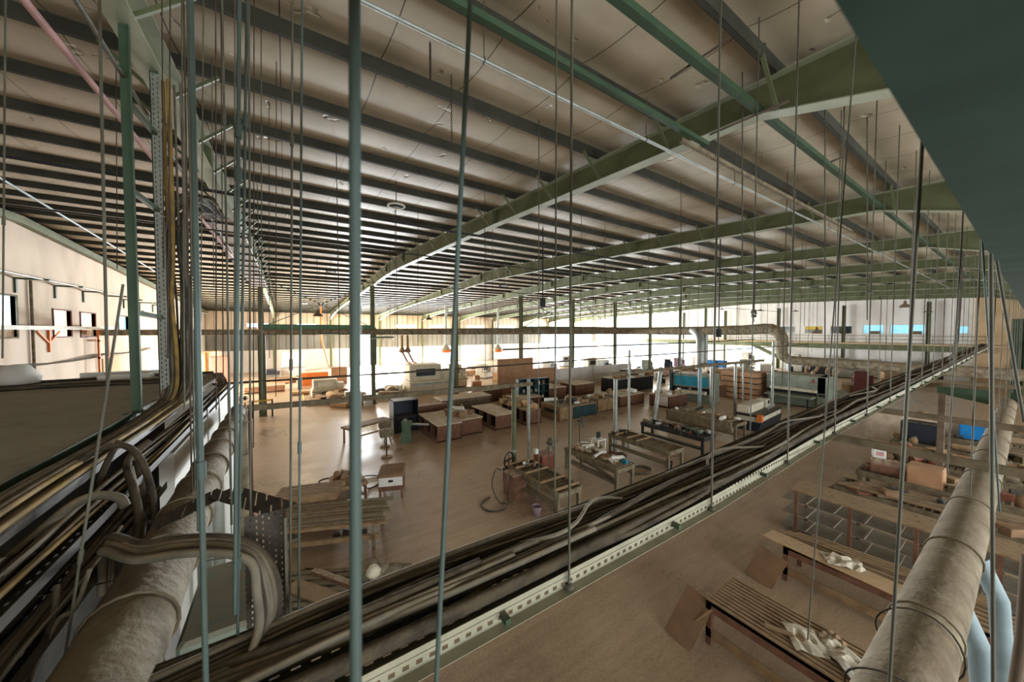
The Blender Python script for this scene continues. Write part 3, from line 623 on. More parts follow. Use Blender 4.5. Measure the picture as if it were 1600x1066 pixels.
# rods of the main cable tray, front and back edge, then those of the farther services
g1 = 'threaded rods of the long cable tray'
TRX = [1.34 + 1.585 * k for k in range(0, 16)]
def vrod(x, y, z0, r, m, label, group):
    t = MB().tube([(0, 0, 0), (0, 0, (zt(y) + .2 - z0))], r, 6).build('hanging_rod', m); t.location = (x, y, z0)
    t['label'] = label; t['category'] = 'rod'; t['group'] = group
    return t
def trayz(x): return 4.57 if x < 3 else (4.57 + (x - 3) * .035 if x < 6.5 else 4.69 + (x - 6.5) * .012)
for k, x in enumerate(TRX):
    o = vrod(x, 1.44, trayz(x) - .06, .008, 'rod', 'threaded rod holding the outer rim of the long slanting cable tray', g1)
    MB().lathe([(0, 0), (.03, .005), (.03, .02), (.012, .03)], 10).build('washer_nut', 'rod', o)
    if k % 2 == 0: vrod(x + .3, 1.92, trayz(x), .007, 'rod', 'threaded rod on the inner rim of the long slanting cable tray', 'inner rods of the long cable tray')
rr = random.Random(3)
for k in range(12): vrod(7.6 + 3.1 * k + rr.random(), .44 + .0, 3.6, .009, 'rod', 'rod carrying the big round duct at the lower right', 'rods of the lower right duct')
for k in range(10): vrod(-6 + 4.3 * k, DY, 6.0, .012, 'roddark', 'thin rod holding the long mid height duct', 'rods of the long mid height duct')
for k in range(6): vrod(36, 1.5 + 2.2 * k, 3.7, .014, 'roddark', 'thin rod above the low duct section at right', 'rods of the low duct section')
for k in range(9): vrod(-.6 + 3.9 * k + (2 if k > 2 else 0), 12.4, 3.7, .011, 'roddark' if k % 2 else 'rod', 'drop rod of the square trunking bars', 'rods of the square trunking')
for k in range(8): vrod(1 + 3.7 * k, 8.52, 4.98, .009, 'roddark', 'drop rod of the strung cable run', 'rods of the strung cable run')
for k in range(46):
    x = 5 + rr.random() * 44; y = 3 + rr.random() * (34 if x < 30 else 24)
    if x / (y + .1) > 3.6: x = y * 3.0
    vrod(x, y, 3.6 + rr.random() * 3, .009 + .003 * (x > 20), 'roddark' if rr.random() < .6 else 'rod', 'thin service drop rod hanging among the roof services over the hall', 'thin service drop rods')
for (px, yb, d, l) in ((842, 770, 6.4, 'tall thin rod dropping behind the front roller bench'), (653, 560, 12, 'black cable dropping in the left half with a turn to the right'), (617, 540, 12, 'black cable dropping beside the portal column'), (1160, 470, 5, 'rod dropping from the teal rail'), (1289, 560, 5.2, 'rod dropping near the end of the teal rail'), (1064, 680, 9, 'rod dropping over the cluttered bench'), (1355, 500, 6, 'rod dropping left of the far right lamp'), (945, 560, 12, 'rod dropping by the third column'), (760, 560, 16, 'rod dropping right of the slanting blurred rod')):
    rod(px, 200, px, yb, d, .009, 'roddark' if d > 8 else 'rod', l)

# ---------------------------------------------------------------- long cable tray with cables (runs along X)
t = thing('cable_tray', 'long perforated cable tray full of dusty cables slanting across the foreground', 'cable tray', (-1.0, 1.66, 4.5))
def TP(x, y, z=0): return (x + 1.0, y - 1.66, trayz(x) + z - 4.5)
xs = [-1.0, 3, 6.5, 12, 20, 30, 38]
fb = MB(); rm = MB(); bk = MB()
for i in range(len(xs) - 1):
    a, b_ = xs[i], xs[i + 1]
    def quad(m_, p, q_, r_, s_, th=(0, 0, -.003)):
        T = Vector(th); v = [Vector(k) for k in (p, q_, r_, s_)]; m_.add(v + [k + T for k in v], [(0, 1, 2, 3), (7, 6, 5, 4), (0, 4, 5, 1), (1, 5, 6, 2), (2, 6, 7, 3), (3, 7, 4, 0)])
    quad(fb, TP(a, 1.46), TP(b_, 1.46), TP(b_, 1.9), TP(a, 1.9))
    quad(rm, TP(a, 1.46, -.06), TP(b_, 1.46, -.06), TP(b_, 1.46, .03), TP(a, 1.46, .03), (0, .003, 0))
    quad(rm, TP(a, 1.46, -.06), TP(a, 1.40, -.06), TP(b_, 1.40, -.06), TP(b_, 1.46, -.06))
    quad(bk, TP(a, 1.9, -.0), TP(b_, 1.9, -.0), TP(b_, 1.9, .09), TP(a, 1.9, .09), (0, .003, 0))
fb.build('tray_floor', 'perf', t); rm.build('outer_rim', 'perfrim', t, label='pale slotted outer rim'); bk.build('inner_rim', 'perf', t)
for k in range(26):
    x = -.6 + k * 1.5; MB().bar(TP(x, 1.4, -.02), TP(x, 1.95, -.02), .03, .03).build('crosspiece', 'dgreen', t)
rc = random.Random(11)
for k in range(20):
    yb = 1.56 + .32 * k / 19; ph = rc.random() * 6; r = rc.choice((.011, .014, .017, .02)); lay = .02 + (k % 3) * .022; amp = .03 + .06 * rc.random()
    pts = []; x = -1.2 + rc.random() * .5
    xe = 37
    while x < xe:
        pts.append((x, min(1.88, max(1.49, yb + amp * sin(x * .9 + ph) + .02 * sin(x * 2.3 + ph * 2))), trayz(x) + lay + r + .012 * sin(x * 1.7 + ph)))
        x += .35 if x < 8 else 1.2
    one(MB().tube(pts, r, 7), 'cable', ('cable', 'cableblk', 'cablegry', 'cable', 'cable')[k % 5], 'dusty cable lying in the long tray across the foreground', 'cable', 'cables in the long tray')
one(MB().tube([(x * .5 - 1.2, 1.53 + .006 * sin(x), trayz(x * .5 - 1.2) + .05) for x in range(0, 76)], .034, 12), 'conduit_hose', 'cable', 'fattest dusty hose lying along the outer side of the long tray', 'hose')
for i, (x0, ln) in enumerate(((3.4, 1.2), (5.2, 1.6), (8.4, 1.8), (1.2, 1.0))):
    pts = [(x0 + ln * u / 10, 1.72 + .1 * sin(u * .6 + i), trayz(x0) + .1 + .06 * sin(pi * u / 10)) for u in range(11)]
    one(MB().tube(pts, .012, 6), 'cable', 'cablegry', ('loose pale cable arching over the tray beyond its middle', 'loose pale cable arching over the tray near the first cross support', 'loose cable arching over the far part of the tray', 'loose pale cable arching over the near part of the tray')[i], 'cable')
# cables climbing from the tray's far end
for k in range(4):
    x = 21 + k * .25
    one(MB().tube([(x - 2, 1.7, 4.9), (x, 1.7, 5.1), (x + .35, 1.68, 5.6), (x + .4, 1.66, 7), (x + .4, 1.66, 9.4)], .03, 6), 'riser_cable', 'cableblk', 'dark cable climbing from the far right part of the tray to the roof', 'cable', 'cables climbing at the far right')
# supports between the tray and the right duct
for k, (x, z, ye) in enumerate(((6.75, 4.42, -1.2), (9.6, 4.45, -.4), (16, 4.5, -.4))):
    one(MB().bar((x, 1.95, z), (x, ye, z), .07, .1), 'support_arm', 'woodgrey', ('dusty steel arm from the long tray to the right, nearest one', 'second dusty steel arm reaching right from the long tray', 'farthest steel arm reaching right from the long tray')[k], 'support')
# ---------------------------------------------------------------- lower right duct and its branches
RD = duct([(1.0, .46, 3.5), (3, .45, 3.5), (6, .44, 3.5), (12, .43, 3.52), (20, .45, 3.55)], [.23, .21, .20, .19, .18], 'extraction_duct', 'large dusty tapering round duct rising from the lower right corner', rings=1.7)
for i, x in enumerate((1.55, 1.95, 2.6, 3.3, 4.2)):
    pts = [(x + .04 * sin(a * 2 + i), .455 + .235 * cos(a), 3.5 + .235 * sin(a)) for a in [k * 2 * pi / 24 for k in range(24)]]
    one(MB().tube(pts, .007, 5, closed=True), 'wire_loop', 'cableblk', 'dark wire looped around the large round duct', 'wire', 'wire loops round the lower right duct')
for i, (px, py, x, r) in enumerate(((1520, 960, 2.6, .075), (1535, 850, 3.6, .09), (1556, 760, 5.6, .08), (1578, 820, 6.8, .08))):
    q_ = ray(px, py); y = q_.y / q_.x * x
    t = thing('duct_drop', ('pale blue pipe under the large duct, nearest the corner', 'whitish tapering pipe under the large duct, second from the corner', 'pale pipe under the large duct, third from the corner', 'pale pipe at the right edge beyond the large duct')[i], 'duct', (x, y, 0))
    MB().tube([(0, 0, .9), (0, 0, 2.2), (0, .05, 2.9), (0, .2, 3.3)], [r * .85, r, r, r], 14).build('pipe', 'pale', t)
    MB().tube([(0, 0, 1.5), (0, 0, 1.54)], r * 1.15, 14).build('collar', 'galv', t)
    MB().bbox(-.3, .3, -.25, .25, 0, .9).build('machine_base', 'woodred', t)
# near dark beam beside the camera
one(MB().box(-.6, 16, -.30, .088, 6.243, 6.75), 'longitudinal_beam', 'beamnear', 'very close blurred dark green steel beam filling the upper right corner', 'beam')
one(MB().tube([atd(1606, 870, .9), atd(1596, 1000, .9), atd(1580, 1110, .9)], .011, 10), 'brown_post', 'brownpipe', 'dark brown post at the lower right edge', 'post')
c = struct(column_mb(5.2, .5), 'column', 'dgreen'); c.location = (38, .6, 1.5)
#PART3
# ---------------------------------------------------------------- enclosure and cable trays on the left
rs_ = struct(MB().box(XL, -1.42, -3, 9.9, 4.95, 5.08).box(-1.42, -1.16, 6.4, 9.9, 4.97, 5.06), 'enclosure_roof', 'dustyslab')
struct(MB().box(-1.04, -.93, 4.6, 9.9, 0, 4.8).box(XL, -.93, 9.8, 9.9, 0, 4.8), 'enclosure_wall', 'white')
struct(MB().box(-1.5, -1.42, -3, 6.6, 0, 4.95), 'enclosure_wall', 'cableblk')
struct(MB().box(-1.43, -1.40, -3, 6.0, 5.04, 5.10), 'edge_angle', 'dgreen')
for y in (6.3, 7.3, 8.3, 9.2): struct(MB().box(-.93, -.915, y, y + .03, .1, 4.9), 'panel_joint', 'galv')
for i, (y, x0, x1) in enumerate(((10.2 - .6, -9, -1.3), (8.7, -9, -1.5), (8.4, -9, -1.6), (6.2, -9, -3.0))):
    one(MB().tube([(x0 + (x1 - x0) * k / 14, y + .12 * sin(k * 1.1 + i) - (.05 * k if i == 3 else 0), 5.1) for k in range(15)], .03, 6), 'roof_cable', 'cableblk', 'black cable lying across the dusty flat roof at left', 'cable', 'cables on the flat roof at left')
t = thing('wrapped_bundle', 'lumpy grey bundle with white plastic on the far edge of the flat roof', 'bundle', (-4.3, 9.3, 5.08))
b = MB()
for k in range(5): b.lathe([(0, 0), (.22, .02), (.3, .12), (.24, .26), (.1, .33), (0, .34)], 9, (-.45 + .2 * k, .05 * sin(k * 2), 0))
b.build('sacking', 'cable', t); MB().lathe([(0, 0), (.25, .03), (.28, .15), (.15, .33), (0, .35)], 7, (.55, 0, 0)).build('plastic_wrap', 'white', t)
one(MB().bbox(-2.9, -2.2, 9.4, 9.7, 5.08, 5.18).box(-3.2, -1.9, 9.72, 9.78, 5.08, 5.2), 'offcut_board', 'white', 'white offcut lying on the flat roof edge', 'board')
for i, (x, y) in enumerate(((-1.4, 5.5), (-1.36, 6.35))):
    t = thing('hanger_post', ('wide green steel post from the roof beam to the flat roof edge', 'second green post partly hidden behind the cable riser')[i], 'post', (x, y, 5.08))
    h = zt(y) - depth_at(y) - 5.08
    MB().box(-.045, .045, -.004, .004, 0, h).box(.037, .045, -.045, .0, 0, h).build('angle', 'dgreen', t)
    MB().box(-.1, .1, -.08, .08, 0, .012).build('foot_plate', 'dgreen', t)
for z in (8.5, 7.55, 6.2): one(MB().bar((-1.4, 5.5, z), (-1.3, 6.3, z - .05), .05), 'post_tie', 'dgreen', 'short green tie between the hanging posts', 'tie', 'ties between the green hanging posts')
one(MB().box(-1.35, -1.26, 6.12, 6.125, 5.1, 9.2).box(-1.35, -1.345, 6.12, 6.17, 5.1, 9.2), 'perforated_angle', 'perfz', 'perforated steel angle standing beside the vertical cable bundle', 'angle')
# green top rail over the upper tray and trays
for i, (x0, x1, z, y0, y1, l) in enumerate(((-1.36, -1.16, 4.96, .6, 5.9, 'upper perforated tray under the dusty cables at left'), (-1.13, -.93, 4.84, 2.0, 9.4, 'lower perforated tray along the white enclosure wall'), (-1.1, -.9, 4.6, .9, 4.2, 'lowest perforated tray at the left, half hidden'))):
    t = thing('cable_tray', l, 'cable tray', ((x0 + x1) / 2, (y0 + y1) / 2, z)); w2 = (x1 - x0) / 2; l2 = (y1 - y0) / 2
    MB().box(-w2, w2, -l2, l2, 0, .004).build('tray_floor', 'perfy', t)
    MB().box(-w2, -w2 + .003, -l2, l2, 0, .06).box(w2 - .003, w2, -l2, l2, 0, .06).build('rim', 'perfzx', t)
def lerp(a, b_, u): return a + (b_ - a) * u
def smooth(pts, n=5):
    P = [Vector(p) for p in pts]; out = []
    for i in range(len(P) - 1):
        p0 = P[max(i - 1, 0)]; p1 = P[i]; p2 = P[i + 1]; p3 = P[min(i + 2, len(P) - 1)]
        for k in range(n):
            t_ = k / n; out.append(.5 * ((2 * p1) + (p2 - p0) * t_ + (2 * p0 - 5 * p1 + 4 * p2 - p3) * t_ * t_ + (3 * p1 - p0 - 3 * p2 + p3) * t_ ** 3))
    return out + [P[-1]]
rc = random.Random(5)
MC = ['cablegry', 'cable', 'cablegry', 'cableyel', 'cable', 'cableblk']
for k in range(22):
    x = -1.345 + .17 * (k % 8) / 7; lay = (k // 8) * .035; r = rc.choice((.013, .016, .02, .024)); xv = -1.32 + .04 * (k % 8) + .02 * rc.random(); yv = 6.18 + .07 * (k // 8) + .04 * rc.random()
    pts = [(x - .02, .7, 5.0 + lay), (x + .03 * rc.random(), 2.0, 4.99 + lay + .02 * rc.random()), (x, 3.2, 4.99 + lay + .03 * rc.random()), (x + .05 * (rc.random() - .3), 4.4, 4.99 + lay), (x + .03, 5.3, 5.0 + lay), (xv, yv - .12, 5.2), (xv, yv, 5.7), (xv + .03 * sin(k * 1.7), yv, 6.4), (xv + .04 * sin(k * 2.1), yv, 7.2)]
    if k % 3 == 0: pts += [(xv, yv, 9.2)]
    else:
        h = .45 * rc.random() - .3
        pts += [(xv, yv + .25, 7.55 + h), (xv - .02, yv + .9, 7.95 + h), (xv - .06, yv + 2.2, 8.32 + h), (xv - .12, 10.4, 8.62 + h * .5), (xv - .15, 12.3, 9.04), (xv - .15, 13.5, 9.06), (xv - .15, 20 + rc.random() * 8, 9.06)]
    one(MB().tube(smooth(pts, 5), r, 7), 'cable', MC[k % 6], 'dusty cable from the upper left tray that turns up into the vertical bundle', 'cable', 'cables of the vertical bundle at left')
for k in range(14):
    x = -1.11 + .016 * (k % 9); lay = .015 + .022 * (k // 5); r = rc.choice((.008, .010, .013))
    pts = [(x + .02 * sin(y * 1.3 + k), y, 4.86 + lay + .012 * sin(y * 2 + k * 2)) for y in [1.6 + .7 * j for j in range(10)]] + [(x + .02, 8.6, 4.98), (x - .1, 8.9, 5.15)]
    one(MB().tube(smooth(pts, 3), r, 6), 'cable', MC[(k + 1) % 6], 'thin cable in the lower tray beside the white enclosure wall', 'cable', 'cables of the lower left tray')
for k in range(7):
    x = -1.08 + .022 * k
    pts = [(x + .02 * sin(y * 2 + k), y, 4.65 + .02 * (k % 2)) for y in (.9, 1.6, 2.2, 2.8, 3.4, 4.1)]
    one(MB().tube(smooth(pts, 4), .016, 7), 'cable', MC[k % 3], 'thick dusty cable low in the bottom left corner', 'cable', 'cables of the lowest left tray')
def pc(name, m, r, pts, label, grp=None, cat='cable', n=8):
    return one(MB().tube(smooth([atd(*p) for p in pts], 6), r, n), name, m, label, cat, grp)
pc('armoured_cable', 'cable', .022, [(40, 820, 2.0), (90, 752, 2.3), (150, 705, 2.5), (195, 697, 2.55), (222, 722, 2.5), (238, 775, 2.45), (240, 830, 2.4), (228, 880, 2.4)], 'thick grey brown cable arching over the other cables at left')
pc('armoured_cable', 'cablegry', .026, [(-30, 905, 1.6), (40, 850, 1.8), (110, 792, 2.0), (150, 775, 2.1), (185, 778, 2.15), (196, 792, 2.15)], 'broad pale cable end curving over at the left tray')
pc('armoured_cable', 'cable', .022, [(-20, 800, 1.9), (30, 778, 2.1), (60, 768, 2.3), (100, 762, 2.5), (150, 720, 2.9), (200, 680, 3.6)], 'fat cable crossing up the upper tray at far left')
pc('armoured_cable', 'cable', .020, [(185, 690, 2.7), (160, 740, 2.5), (152, 790, 2.4), (158, 850, 2.3), (150, 900, 2.3)], 'brown cable dropping under the arching cable')
pc('armoured_cable', 'cable', .024, [(232, 690, 2.8), (200, 720, 2.6), (207, 760, 2.4), (216, 800, 2.3), (212, 850, 2.2), (195, 905, 2.1), (170, 960, 2.0)], 'thick brown cable winding down beside the large duct')
pc('armoured_cable', 'cableyel', .012, [(205, 730, 2.55), (216, 780, 2.4), (222, 840, 2.25), (208, 890, 2.15), (188, 930, 2.1)], 'thin yellowed cable winding down beside the large duct')
pc('armoured_cable', 'cableblk', .03, [(215, 720, 2.7), (222, 780, 2.6), (215, 850, 2.6), (180, 930, 2.5), (150, 1000, 2.4)], 'black hose hanging behind the winding cables')
for k in range(6):
    pc('cable', MC[k % 3], .008, [(190 - 4 * k, 822 + 6 * k, 2.0), (150 - 6 * k, 880 + 8 * k, 1.8), (100 - 6 * k, 940 + 9 * k, 1.6), (40 - 8 * k, 1010 + 8 * k, 1.4), (-20, 1090 + 8 * k, 1.3)], 'thin cable fanning down into the bottom left corner', 'fan of thin cables at bottom left')
pc('cable', 'cablegry', .010, [(140, 890, 1.7), (118, 950, 1.6), (90, 970, 1.55), (55, 1040, 1.5), (40, 1090, 1.4)], 'pale loose cable near the bottom left corner')
pc('cable', 'cable', .012, [(88, 915, 1.6), (84, 960, 1.55), (60, 1020, 1.5), (20, 1090, 1.4)], 'stubby brown pipe end at the bottom left')
pc('guy_wire', 'cable', .004, [(-20, 945, 1.5), (100, 925, 1.7), (220, 898, 2.0), (330, 875, 2.3), (400, 868, 2.6)], 'thin wire stretched across the big left duct', None, 'wire', 5)
one(MB().bar(atd(-60, 1010, 1.5), atd(85, 890, 2.1), .012, .07), 'steel_strip', 'pale', 'pale blue grey steel strip lying at the left edge below the trays', 'strip')
one(MB().bar(atd(-60, 900, 1.4), atd(60, 862, 1.9), .05, .05), 'round_bar', 'cable', 'dusty short bar at the extreme left under the trays', 'bar')
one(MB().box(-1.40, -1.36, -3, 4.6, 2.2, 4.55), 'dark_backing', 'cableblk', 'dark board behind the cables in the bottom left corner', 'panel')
# left big duct, with the elbow down at its far end
LD = duct([(-.60, .6, 4.62), (-.62, 2, 4.62), (-.64, 4, 4.64), (-.66, 6, 4.66), (-.67, 7.2, 4.66), (-.67, 7.5, 4.6), (-.67, 7.6, 4.4), (-.67, 7.6, 0)], [.20, .165, .14, .115, .10, .10, .09, .09], 'extraction_duct', 'large dusty round duct rising from the lower left corner, dropping at its far end', rings=.55)
one(MB().tube([(-.60, 8.0, 0), (-.60, 8.0, 4.5)], .05, 8), 'stand_pipe', 'redpipe', 'reddish vertical pipe behind the far end of the left duct', 'pipe')
for i, (x, y) in enumerate(((-.82, 5.2), (-.80, 6.0))):
    one(MB().tube([(x, y, 0), (x, y, 4.3 - .3 * i)], .07, 10), 'stand_pipe', 'galv', ('pale vertical pipe below the big left duct, nearer', 'pale vertical pipe below the big left duct, farther')[i], 'pipe')
# corner tray that hands the cables over the duct to the long tray
t = thing('corner_tray', 'dark perforated corner tray carrying cables over the left duct and down', 'cable tray', (-.1, 2.15, 4.5))
b = MB()
for (p, q_) in (((-.62, 2.6, 4.94), (-.34, 2.74, 5.0)), ((-.34, 2.74, 5.0), (-.02, 2.36, 4.96))): b.bar(Vector(p) - Vector((.1, 2.15, 4.5)) + Vector((.2, 0, 0)), Vector(q_) - Vector((.1, 2.15, 4.5)) + Vector((.2, 0, 0)), .16, .006)
b.build('top_plate', 'perfzx', t)
MB().box(-.09, .085, .0, .004, -.35, .56).box(.081, .085, -.10, .0, -.35, .56).build('side_plate', 'perfzx', t)
MB().box(.078, .09, -.11, -.1, -.35, .56).build('edge_strip', 'rod', t)
for k in range(6):
    o_ = (0, .05, .02, .09, .12, .07)[k]
    pts = [(-.9, 3.0 - o_, 4.5), (-.86, 2.9 - o_, 4.75), (-.76, 2.6 - o_, 4.92), (-.6, 2.36 - o_, 4.95), (-.42, 2.22 - o_, 4.99), (-.26, 2.12 - o_, 4.99), (-.15, 2.06 - o_, 4.94), (-.08 - o_ * .4, 2.0 - o_, 4.84), (-.06 - o_ * .5, 1.94 - o_, 4.7), (-.12 - o_ * .5, 1.84 - o_, 4.62), (-.3, 1.8 - o_, 4.62), (.1 + .2 * k, 1.72 - o_, 4.66), (.9 + .2 * k, 1.7 - o_, 4.68)]
    one(MB().tube(smooth(pts, 5), (.028, .016, .02, .014, .018, .012)[k], 8), 'cable', MC[(k + 1) % 3], 'cable looping from the left trays through the corner tray', 'cable', 'cables through the corner tray')
box_later = [('tall_locker', 'tall grey green locker whose top shows below the corner tray', -.52, 4.2, .5, 1.1, 3.5)]
# pale perforated tray under the first roof beam
t = thing('cable_tray', 'pale perforated tray hung under the left roof beam, receiving the arching cables', 'cable tray', (-1.45, 21, 8.98))
MB().box(-.42, .42, -9, 9, 0, .005).build('tray_floor', 'perfpale', t); MB().box(-.42, -.41, -9, 9, 0, .1).box(.41, .42, -9, 9, 0, .1).build('rim', 'white', t)
for k in range(12): MB().box(-.5, .5, -8.6 + 1.55 * k, -8.55 + 1.55 * k, -.05, 0).build('cross_bar', 'dark', t)

# ---------------------------------------------------------------- workshop builders
def legs(t, L_, W_, H, s, m, name='leg'):
    for x in (-W_ / 2 + s / 2, W_ / 2 - s / 2):
        for y in (-L_ / 2 + s / 2, L_ / 2 - s / 2): MB().box(x - s / 2, x + s / 2, y - s / 2, y + s / 2, 0, H).build(name, m, t)
def roller_bench(x0, x1, y0, y1, H, label, rollers, m='woodgrey', slat=True, ax=1):
    W_, L_ = x1 - x0, y1 - y0
    t = thing('workbench', label, 'workbench', ((x0 + x1) / 2, (y0 + y1) / 2, 0)); legs(t, L_, W_, H - .05, .11, m)
    for s in (-1, 1): MB().box(s * W_ / 2 - .04, s * W_ / 2 + .04, -L_ / 2, L_ / 2, H - .2, H).build('side_rail', m, t)
    for s in (-1, 1): MB().box(-W_ / 2, W_ / 2, s * L_ / 2 - .04, s * L_ / 2 + .04, H - .18, H - .02).build('end_rail', m, t)
    for k in range(int(L_ / .16)):
        if slat: MB().box(-W_ / 2 + .04, W_ / 2 - .04, -L_ / 2 + .08 + k * .16, -L_ / 2 + .19 + k * .16, H - .13, H - .1).build('slat', m, t)
    for v in rollers: MB().tube([(-W_ / 2 - .03, -L_ / 2 + v * L_, H + .02), (W_ / 2 + .03, -L_ / 2 + v * L_, H + .02)], .045, 10).build('roller', 'wood', t)
    MB().box(-W_ / 2 + .02, -W_ / 2 + .3, -L_ / 2 + .1, L_ / 2 - .1, .28, .36).build('lower_shelf', m, t)
    return t
def cabinet_desk(x0, x1, y0, y1, H, label, m='woodred', top='boardtop', open_='x', panels=2):
    W_, L_ = x1 - x0, y1 - y0
    t = thing('cabinet_desk', label, 'cabinet', ((x0 + x1) / 2, (y0 + y1) / 2, 0)); b = MB(); k = .03
    b.box(-W_ / 2, W_ / 2, -L_ / 2, -L_ / 2 + k, .06, H - k).box(-W_ / 2, W_ / 2, L_ / 2 - k, L_ / 2, .06, H - k).box(W_ / 2 - k, W_ / 2, -L_ / 2, L_ / 2, .06, H - k)
    b.box(-W_ / 2, W_ / 2, -L_ / 2, L_ / 2, .06, .1).box(-W_ / 2, W_ / 2, -L_ / 2, L_ / 2, .0, .05)
    for i in range(panels): y = -L_ / 2 + L_ * (i + 1) / (panels + 1); b.box(-W_ / 2, W_ / 2, y, y + k, .1, H - k)
    if open_ != 'x': b.box(-W_ / 2, -W_ / 2 + k, -L_ / 2, L_ / 2, .06, H - k)
    b.build('carcass', m, t)
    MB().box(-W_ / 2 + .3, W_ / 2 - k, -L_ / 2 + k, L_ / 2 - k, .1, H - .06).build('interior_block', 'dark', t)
    MB().bbox(-W_ / 2 - .03, W_ / 2 + .03, -L_ / 2 - .03, L_ / 2 + .03, H - k, H + .02, .01).build('worktop', top, t)
    return t
def box_thing(name, label, cat, x, y, z, w_, l_, h, m, group=None, rz=0, lid=None):
    t = thing(name, label, cat, (x, y, z), rz, group)
    MB().bbox(-w_ / 2, w_ / 2, -l_ / 2, l_ / 2, 0, h, min(w_, l_, h) * .06).build('body', m, t)
    if lid: MB().box(-w_ / 2 - .01, w_ / 2 + .01, -l_ / 2 - .01, l_ / 2 + .01, h, h + .03).build('lid', lid, t)
    return t
def roll(x, y, z, r, l_, rz, m, label, group):
    b = MB(); b.tube([(-l_ / 2 * cos(rz), -l_ / 2 * sin(rz), r), (l_ / 2 * cos(rz), l_ / 2 * sin(rz), r)], r, 12, cap=False)
    b.tube([(-l_ / 2 * cos(rz), -l_ / 2 * sin(rz), r), (l_ / 2 * cos(rz), l_ / 2 * sin(rz), r)], r * .55, 10, cap=False)
    n = 12
    o = b.build('material_roll', m); o.location = (x, y, z); o['label'] = label; o['category'] = 'roll'; o['group'] = group
    MB().tube([(-(l_ / 2 - .01) * cos(rz), -(l_ / 2 - .01) * sin(rz), r), ((l_ / 2 - .01) * cos(rz), (l_ / 2 - .01) * sin(rz), r)], r * .9, 12).build('core', 'card', o)
    return o
def fan(x, y, h, r, label, guard=False, tilt=0.5, m='rod', base=.0):
    t = thing('stand_fan', label, 'fan', (x, y, base))
    MB().lathe([(.0, .04), (.2, .03), (.22, 0)], 16).build('base', 'dark', t)
    MB().cyl((0, 0), .02, .02, h, 8).build('pole', 'rod', t)
    MB().tube([(0, .1, h + .02), (0, -.12, h + .02)], .07, 10).build('motor', 'dark', t)
    for k in range(4):
        a = k * pi / 2 + tilt; u = Vector((cos(a), -.15, sin(a))); v = Vector((-sin(a), 0.25, cos(a)))
        c = Vector((0, -.14, h + .02)); pts = [c + u * .05 - v * .03, c + u * r * .6 - v * r * .26, c + u * r - v * r * .22, c + u * r * .98 + v * r * .26, c + u * r * .5 + v * r * .2, c + u * .05 + v * .03]
        MB().add(pts + [p + Vector((0, .008, 0)) for p in pts], [(0, 1, 2, 3, 4, 5), (11, 10, 9, 8, 7, 6)] + [(i, (i + 1) % 6, (i + 1) % 6 + 6, i + 6) for i in range(6)]).build('blade', m, t)
    if guard:
        for rr_ in (r * 1.1, r * .75, r * .4): MB().tube([(rr_ * cos(a), -.18, h + .02 + rr_ * sin(a)) for a in [k * 2 * pi / 20 for k in range(20)]], .006, 4, closed=True).build('guard_ring', 'dark', t)
    return t
def hose(pts, r, label, m='cableblk', name='hose'):
    return one(MB().tube(smooth(pts, 6), r, 8), name, m, label, 'hose')
def coil(x, y, z, R, r, n, label, m='cableblk'):
    pts = [(x + (R + .05 * sin(a * .7)) * cos(a), y + (R * .8 + .04 * cos(a * .9)) * sin(a), z + r + .006 * a / 2) for a in [k * pi / 8 for k in range(int(n * 16))]]
    return one(MB().tube(pts, r, 6), 'hose', m, label, 'hose')
def scraps(x0, x1, y0, y1, z, n, m, seed, label, group, s=.12):
    q_ = random.Random(seed)
    for k in range(n):
        w_, l_, h = s * 1.3 * (.4 + q_.random()), s * 1.3 * (.4 + q_.random() * 1.8), .04 + s * .8 * q_.random(); a = q_.random() * 3
        b = MB()
        if k % 3 == 0: b.bbox(-w_ / 2, w_ / 2, -l_ / 2, l_ / 2, 0, h, .01).bar((0, 0, h), (w_ * .6, l_ * .5, h + .02), .03)
        elif k % 3 == 1: b.tube([(-l_ / 2, 0, w_ * .3), (0, w_ * .1, w_ * .3), (l_ / 2, 0, w_ * .3)], w_ * .3, 8)
        else: b.lathe([(0, 0), (w_ * .5, 0), (w_ * .45, h), (w_ * .2, h * 1.3), (0, h * 1.3)], 9)
        mm = m if isinstance(m, str) else m[k % len(m)]
        o = b.build(('offcut', 'short_tube', 'tin')[k % 3], mm); o.location = (x0 + (x1 - x0) * q_.random(), y0 + (y1 - y0) * q_.random(), z); o.rotation_euler = (0, 0, a)
        o['label'] = label; o['category'] = ('offcut', 'tube', 'tin')[k % 3]; o['group'] = group + (' (offcuts)', ' (tubes)', ' (tins)')[k % 3]
        o['label'] = ('wooden offcut lying on ', 'short tube lying on ', 'small tin standing on ')[k % 3] + label

for n_, l_, x_, y_, w_, d_, h_ in box_later: box_thing(n_, l_, 'locker', x_, y_, 0, w_, d_, h_, 'greygreen')
